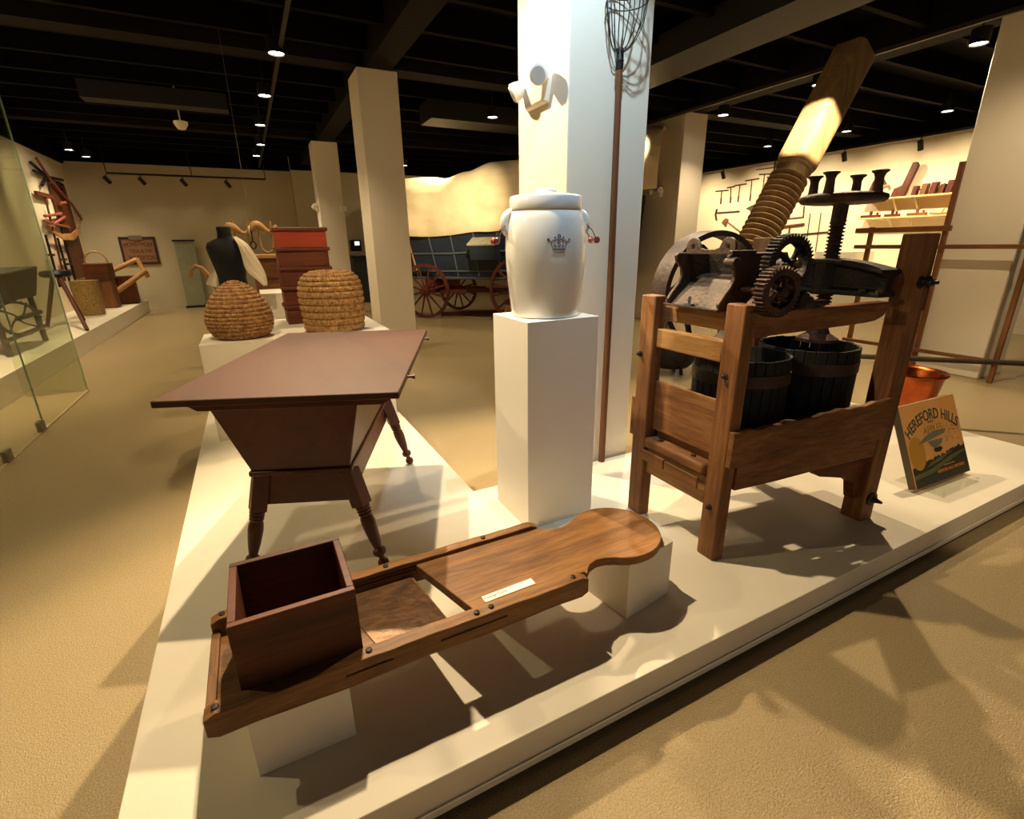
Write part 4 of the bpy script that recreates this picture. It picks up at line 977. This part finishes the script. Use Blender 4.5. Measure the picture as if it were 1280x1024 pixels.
MB().bb((-1.62, YB-.14, .05), (-1.18, YB-.13, 1.68)).build('panel', plain('banner_green', '94967a', .3, coat=.3, c2='7f8468', vscale=3), bn)
MB().bb((-1.65, YB-.17, 1.68), (-1.15, YB-.10, 1.72)).build('top_bar', BLKM, bn)
MB().bb((-1.65, YB-.2, 0), (-1.15, YB-.07, .05)).build('base_bar', BLKM, bn)
tv = thing('wall_monitor', (2.9, 15.6, 1.35), 'small black monitor with glowing screen far behind between the columns', 'monitor')
MB().bb((2.72, 15.5, 1.36), (3.02, 15.6, 1.68)).build('casing', BLKM, tv, bevel=.01)
MB().bb((2.84, 15.49, 1.53), (2.97, 15.499, 1.63)).build('screen', emis('screen_glow', 'bcd0ff', 2.5), tv)
ds = thing('dark_counter', (3.2, 14.8, 0), 'dark counter below the small monitor far behind', 'counter')
MB().bb((2.55, 14.4, 0), (3.9, 15.4, 1.2)).build('counter_body', plain('dark_green', '1b1f1b', .5), ds); MB().bb((2.5, 14.35, 1.2), (3.95, 15.45, 1.25)).build('counter_top', BLKM, ds)
# track lights on the back wall and along the right wall
tk_ = thing('lighting_track', (-1, 15.6, 3.2), 'black lighting track with small spotlights before the back wall', 'track light')
MB().bb((-2.60, 15.45, 3.17), (.75, 15.49, 3.21)).build('track_bar', BLKM, tk_)
for x in (-2.6, -.9, .74): MB().cyl((x, 15.47, 3.2), (x, 15.47, 3.97), .01, 8).build('hanger', BLKM, tk_)
for x in (-1.95, -1.1, -.15, -2.62):
    MB().cyl((x, 15.47, 3.17), (x, 15.47, 3.10), .01, 8).build('stem', BLKM, tk_); MB().cyl((x-.04, 15.45, 3.11), (x+.05, 15.52, 2.98), .045, 12).build('spot_head', BLKM, tk_)
t2 = thing('lighting_track', (12.1, 8, 3.3), 'long black lighting track with small spotlights along the right wall', 'track light')
MB().bb((12.0, 4.5, 3.36), (12.05, 14, 3.41)).build('track_bar', BLKM, t2)
for y in (4.6, 9.2, 13.9): MB().cyl((12.02, y, 3.4), (12.02, y, 3.985), .01, 8).build('hanger', BLKM, t2)
for y in (5.9, 7.35, 8.9, 10.6):
    MB().cyl((12.02, y, 3.37), (12.02, y, 3.28), .012, 8).build('stem', BLKM, t2); MB().cyl((12.0, y, 3.3), (12.08, y, 3.14), .05, 12).build('spot_head', BLKM, t2)
t3 = thing('lighting_track', (.3, 9, 3.4), 'long black ceiling track left of the column row carrying round lamps', 'track light')
MB().bb((.62, 3.5, 3.44), (.66, 15.3, 3.48)).build('track_bar', BLKM, t3)
MB().bb((.63, 3.5, 3.48), (.65, 3.52, 3.9)).build('hanger', BLKM, t3); MB().bb((.63, 15.2, 3.48), (.65, 15.22, 3.9)).build('hanger', BLKM, t3)
t4 = thing('lighting_track', (6.6, 5, 3.4), 'black ceiling track crossing above the giant screw', 'track light')
MB().bb((6.56, 2.2, 3.44), (6.60, 11.0, 3.48)).build('track_bar', plain('track_brown', '241b13', .5), t4)
MB().bb((6.57, 2.3, 3.48), (6.59, 2.32, 3.9)).build('hanger', BLKM, t4); MB().bb((6.57, 10.8, 3.48), (6.59, 10.82, 3.9)).build('hanger', BLKM, t4)
DLAB = ['nearest round lamp in the row left of the tall column', 'second round lamp from the top in the left ceiling row', 'third round lamp from the top in the left ceiling row', 'fourth round lamp from the top in the left ceiling row',
        'last round lamp in the left ceiling row near the back wall', 'small round lamp left of the near column emergency light', 'tiny round lamp above the left end of the wagon canvas', 'round lamp above the column left of the giant screw',
        'round lamp touching the left side of the giant screw head', 'round lamp nearest the right column top', 'round lamp between the far column and the screw, above the wall tools', 'round lamp just right of the giant screw neck',
        'small round lamp left of the right column', 'left one of two round lamps near the left wall', 'right one of two round lamps near the left wall']
proto = None
def dl_parts(t, x, y):
    MB().lathe([(.078, .0), (.086, .0), (.086, .14), (.02, .15)], (x, y, 3.40), 20, cap=False).build('lamp_can', BLKM, t)
    MB().lathe([(.0, .012), (.078, .013)], (x, y, 3.40), 20, cap=False).build('lamp_face', emis('lamp_glow', 'fff2dc', 30), t)
    MB().cyl((x, y, 3.545), (x, y, 3.97), .008, 8).build('stem', BLKM, t)
for (x, y), lb in zip(DOWN, DLAB):
    if proto is None:
        proto = thing('ceiling_lamp', (x, y, 3.40), lb, 'ceiling lamp', 'round ceiling lamps'); dl_parts(proto, x, y)
    else:
        c = proto.copy(); COL.objects.link(c); c.location = (x, y, 3.40); c['label'] = lb
        for ch in [k for k in bpy.data.objects if k.parent == proto]:
            k = ch.copy(); COL.objects.link(k); k.parent = c
sd_ = MB().lathe([(.10, 0), (.10, -.04), (.06, -.1), (.05, -.11)], (-.6, 10.2, 3.4), 16); sd_.cyl((-.6, 10.2, 3.4), (-.6, 10.2, 3.97), .012, 8)
o = sd_.build('ceiling_speaker', plain('lamp_plastic', 'e9e2d2', .35)); tag(o, 'small white cone hanging from the dark ceiling at left', 'ceiling speaker')

# ------------------------------------------------------------------ right wall tools
RX = XR-.018
def twall(parts, name, mat, lab, cat, group=None):
    m = MB()
    for p in parts:
        if p[0] == 't': m.tube([(RX, *q) for q in p[1]], p[2], 8)
        else: m.prism(p[1], (RX-.015, 0, 0), (0, 1, 0), (0, 0, 1), (.03, 0, 0))
    o = m.build(name, mat); tag(o, lab, cat, group); return o
AUG = [((11.29, 2.89), (10.84, 2.88), (11.07, 2.89), (11.06, 2.53), 'leftmost T-handled auger on the bright tool wall'), ((10.89, 2.95), (10.63, 2.96), (10.76, 2.95), (10.72, 2.53), 'second T-handled auger from the left on the tool wall'),
       ((10.65, 2.98), (10.25, 2.99), (10.46, 2.98), (10.46, 2.54), 'third T-handled auger from the left on the tool wall'), ((10.3, 3.07), (9.87, 3.08), (10.09, 3.08), (10.07, 2.54), 'fourth T-handled auger from the left, with a thick tip'),
       ((9.88, 3.18), (9.57, 3.16), (9.72, 3.17), (9.7, 2.52), 'fifth T-handled auger from the left, longest of the row'), ((9.63, 3.08), (9.21, 3.08), (9.43, 3.08), (9.43, 2.56), 'sixth T-handled auger, right beside the giant screw')]
for a, b_, c, d, lb in AUG: twall([('t', [a, b_], .016), ('t', [c, d], .011), ('t', [(d[0], d[1]), (d[0], d[1]+.16)], .017)], 'wall_auger', IRON, lb, 'auger', 'augers on the tool wall')
twall([('t', [(9.99, 3.31), (9.44, 3.3)], .012), ('t', [(9.45, 3.43), (9.44, 3.16)], .02)], 'long_auger', IRON, 'dark square-shaped tool above the row of augers', 'tool')
twall([('t', [(11.15, 2.29), (10.37, 2.29)], .022), ('t', [(11.17, 2.40), (11.2, 2.24), (11.14, 2.09)], .025)], 'adze', IRON, 'adze with straight handle and curved blade under the augers', 'adze')
twall([('t', [(10.78, 2.05), (10.27, 1.75)], .02), ('p', [(10.94, 2.01), (10.82, 2.13), (10.71, 2.09), (10.78, 1.89)])], 'axe', W_brown('Y'), 'small brown axe above the flywheel on the tool wall', 'axe')
twall([('p', [(10.16, 2.35), (9.9, 2.44), (9.79, 2.38), (9.84, 2.32), (9.82, 2.21)]), ('t', [(9.83, 2.38), (9.5, 2.27)], .022)], 'broad_axe', GI, 'large grey broad axe head left of the giant screw', 'axe')
twall([('p', [(10.11, 1.3), (9.64, 1.3), (9.64, 2.05), (10.11, 2.05)])], 'wall_panel', plain('tan_panel', 'c9a56b', .7), 'tan text panel on the tool wall behind the giant screw', 'panel')
twall([('t', [(8.97, 2.02), (8.44, 2.04)], .014), ('t', [(8.46, 2.30), (8.44, 2.04)], .014)], 'framing_square', IRON, 'thin dark framing square right of the giant screw', 'square')
twall([('t', [(8.94, 1.83), (8.38, 1.87)], .035), ('t', [(8.77, 1.86), (8.73, 1.4)], .02)], 'mallet', W_red('Y'), 'red-brown T-shaped mallet low on the tool wall', 'mallet')
twall([('t', [(8.44, 1.63), (7.74, 1.67)], .02)], 'iron_bar', IROND, 'dark horizontal iron bar behind the press wheel', 'bar')
for y0_, lb in ((8.27, 'left thin rod hanging behind the press wheel'), (8.0, 'middle thin rod hanging behind the press wheel'), (7.7, 'right thin rod hanging behind the press wheel')):
    twall([('t', [(y0_, 2.12), (y0_-.03, 1.2)], .01)], 'thin_rod', GI, lb, 'rod')
# shelves
SW = plain('shelf_wood', 'd9b87c', .6)
for z, lab in ((2.32, 'upper pale shelf of wooden planes on the right wall'), (1.93, 'lower pale shelf of long planes on the right wall')):
    t = thing('wall_shelf', (12.45, 6, z), lab, 'shelf')
    MB().bb((12.28, 5.0, z-.02), (XR, 6.95, z+.012)).build('shelf_board', SW, t, bevel=.003)
    for y in (5.95, 6.35):
        MB().tube([(12.35, y, z-.021), (12.59, y+.0, z-.26)], .018, 4).build('bracket', plain('bracket_cream', 'd8cba8', .6), t)
def plane(y, w, h, z, name, lab, mat, tilt=.12):
    m = MB(); m.prism([(y+w, z), (y, z), (y-h*tilt, z+h), (y+w-h*tilt, z+h)], (12.34, 0, 0), (0, 1, 0), (0, 0, 1), (.12, 0, 0))
    m.prism([(y-.04, z+h*.45), (y-.14, z+h*.8), (y-.12, z+h*.85), (y-.0, z+h*.55)], (12.38, 0, 0), (0, 1, 0), (0, 0, 1), (.03, 0, 0)); o = m.build(name, mat, bevel=.006); tag(o, lab, 'plane')
plane(6.82, .10, .36, 2.333, 'wood_plane', 'tall dark block plane at the left end of the upper shelf', W_box('Z'), .3)
plane(5.95, .08, .18, 2.333, 'wood_plane', 'small dark plane right of the tall saw block on the upper shelf', W_box('Z'))
plane(5.78, .10, .21, 2.333, 'wood_plane', 'tan plane in the middle of the upper shelf', W_brown('Z'))
plane(5.62, .10, .22, 2.333, 'wood_plane', 'reddish plane right of the tan one on the upper shelf', W_red('Z'))
plane(5.48, .08, .17, 2.333, 'wood_plane', 'dark rounded plane between two reddish planes on the upper shelf', W_box('Z'))
plane(5.35, .10, .23, 2.333, 'wood_plane', 'reddish plane at the right end of the upper shelf', W_red('Z'))
m = MB(); m.tube([(12.4, 6.75, 2.345), (12.4, 6.78, 2.5), (12.4, 6.72, 2.63), (12.4, 6.62, 2.67), (12.4, 6.58, 2.6)], .03, 8); o = m.build('curved_brace', W_box('Z')); tag(o, 'dark curved brace tool on the upper shelf', 'brace')
m = MB(); m.prism([(6.42, 2.333), (6.17, 2.333), (6.02, 2.9), (6.06, 2.97), (6.13, 2.97), (6.24, 2.55), (6.38, 2.5)], (12.36, 0, 0), (0, 1, 0), (0, 0, 1), (.09, 0, 0)); o = m.build('tall_plow_plane', W_box('Z'), bevel=.01); tag(o, 'tallest leaning dark wooden tool on the upper shelf', 'plane')
for y0_, y1_, lb, mt in ((6.56, 6.94, 'dark long plane at the left end of the lower shelf', 'k'), (6.18, 6.46, 'dark long plane second from left on the lower shelf', 'k'), (5.69, 6.03, 'brown knobbly plane right of the brackets on the lower shelf', 'b')):
    m = MB(); m.bb((12.36, y0_, 1.943), (12.44, y1_, 2.0)); m.box((12.4, (y0_+y1_)/2, 2.03), (.03, .05, .09)); m.lathe([(.02, 0), (.025, .04), (.01, .05)], (12.4, y0_+.06, 2.0), 8)
    o = m.build('long_plane', W_box('Y') if mt == 'k' else W_brown('Y'), bevel=.004); tag(o, lb, 'plane')
m = MB(); m.tube([(12.4, 5.64, 1.975), (12.4, 5.45, 1.96), (12.4, 5.3, 1.98), (12.4, 5.17, 2.03)], .02, 8); m.tube([(12.4, 5.45, 1.96), (12.4, 5.4, 2.05)], .012, 6); o = m.build('carved_branch', W_tan('Y')); tag(o, 'pale curved wooden piece at the right end of the lower shelf', 'branch')
# low platform against the right wall and loom-like clutter
o = MB().bb((10.9, 3.0, 0), (XR-.01, 14.5, .75)).build('display_platform', WHITE, bevel=.004); tag(o, 'white display platform along the right wall under the tools', 'platform')
o = MB().bb((9.6, -.5, 0), (XR-.01, 2.6, .45)).build('display_platform', WHITE, bevel=.004); tag(o, 'low white platform at the right edge beyond the rack', 'platform')
jr = MB().lathe([(.12, 0), (.2, .1), (.22, .3), (.16, .5), (.1, .56), (.13, .62)], (10.2, 2.2, .451), 20).build('iron_pot', IROND); tag(jr, 'dark round iron pot on the low platform at right edge', 'pot')
pp = MB().bb((11.2, 6.3, .751), (12.0, 7.1, 1.25)).build('small_plinth', WHITE, bevel=.004); tag(pp, 'small white box plinth under the shelves at right', 'plinth')
# spots washing the far walls, hung from the tracks
for y in (5.3, 6.6, 8.1, 9.7, 11.4): spot('track_spot', (10.9, y, 3.3), (12.6, y, 1.7), 230, 100, .9)
for x in (-1.95, -1.1, -.15): spot('track_spot', (x, 15.3, 2.95), (x+.2, 16, 1.3), 4, 90, .9)
spot('ceiling_spot', (2.9, 6.4, 3.3), (3.75, 9.9, 2.15), 950, 42, .9)
spot('ceiling_spot', (6.0, 6.8, 3.3), (5.9, 8.6, 2.4), 160, 80, .7)
spot('ceiling_spot', (-2.3, 11.8, 3.35), (-3.5, 13.5, 2.0), 70, 80, .7)
spot('ceiling_spot', (5.6, 1.2, 3.35), (7.0, 2.5, 1.0), 120, 90, .7)
spot('ceiling_spot', (3.9, 5.2, 3.35), (3.9, 5.4, 0), 120, 110, .8)
spot('ceiling_spot', (3.85, 10.6, 3.35), (3.0, 11.0, 0), 120, 110, .8)
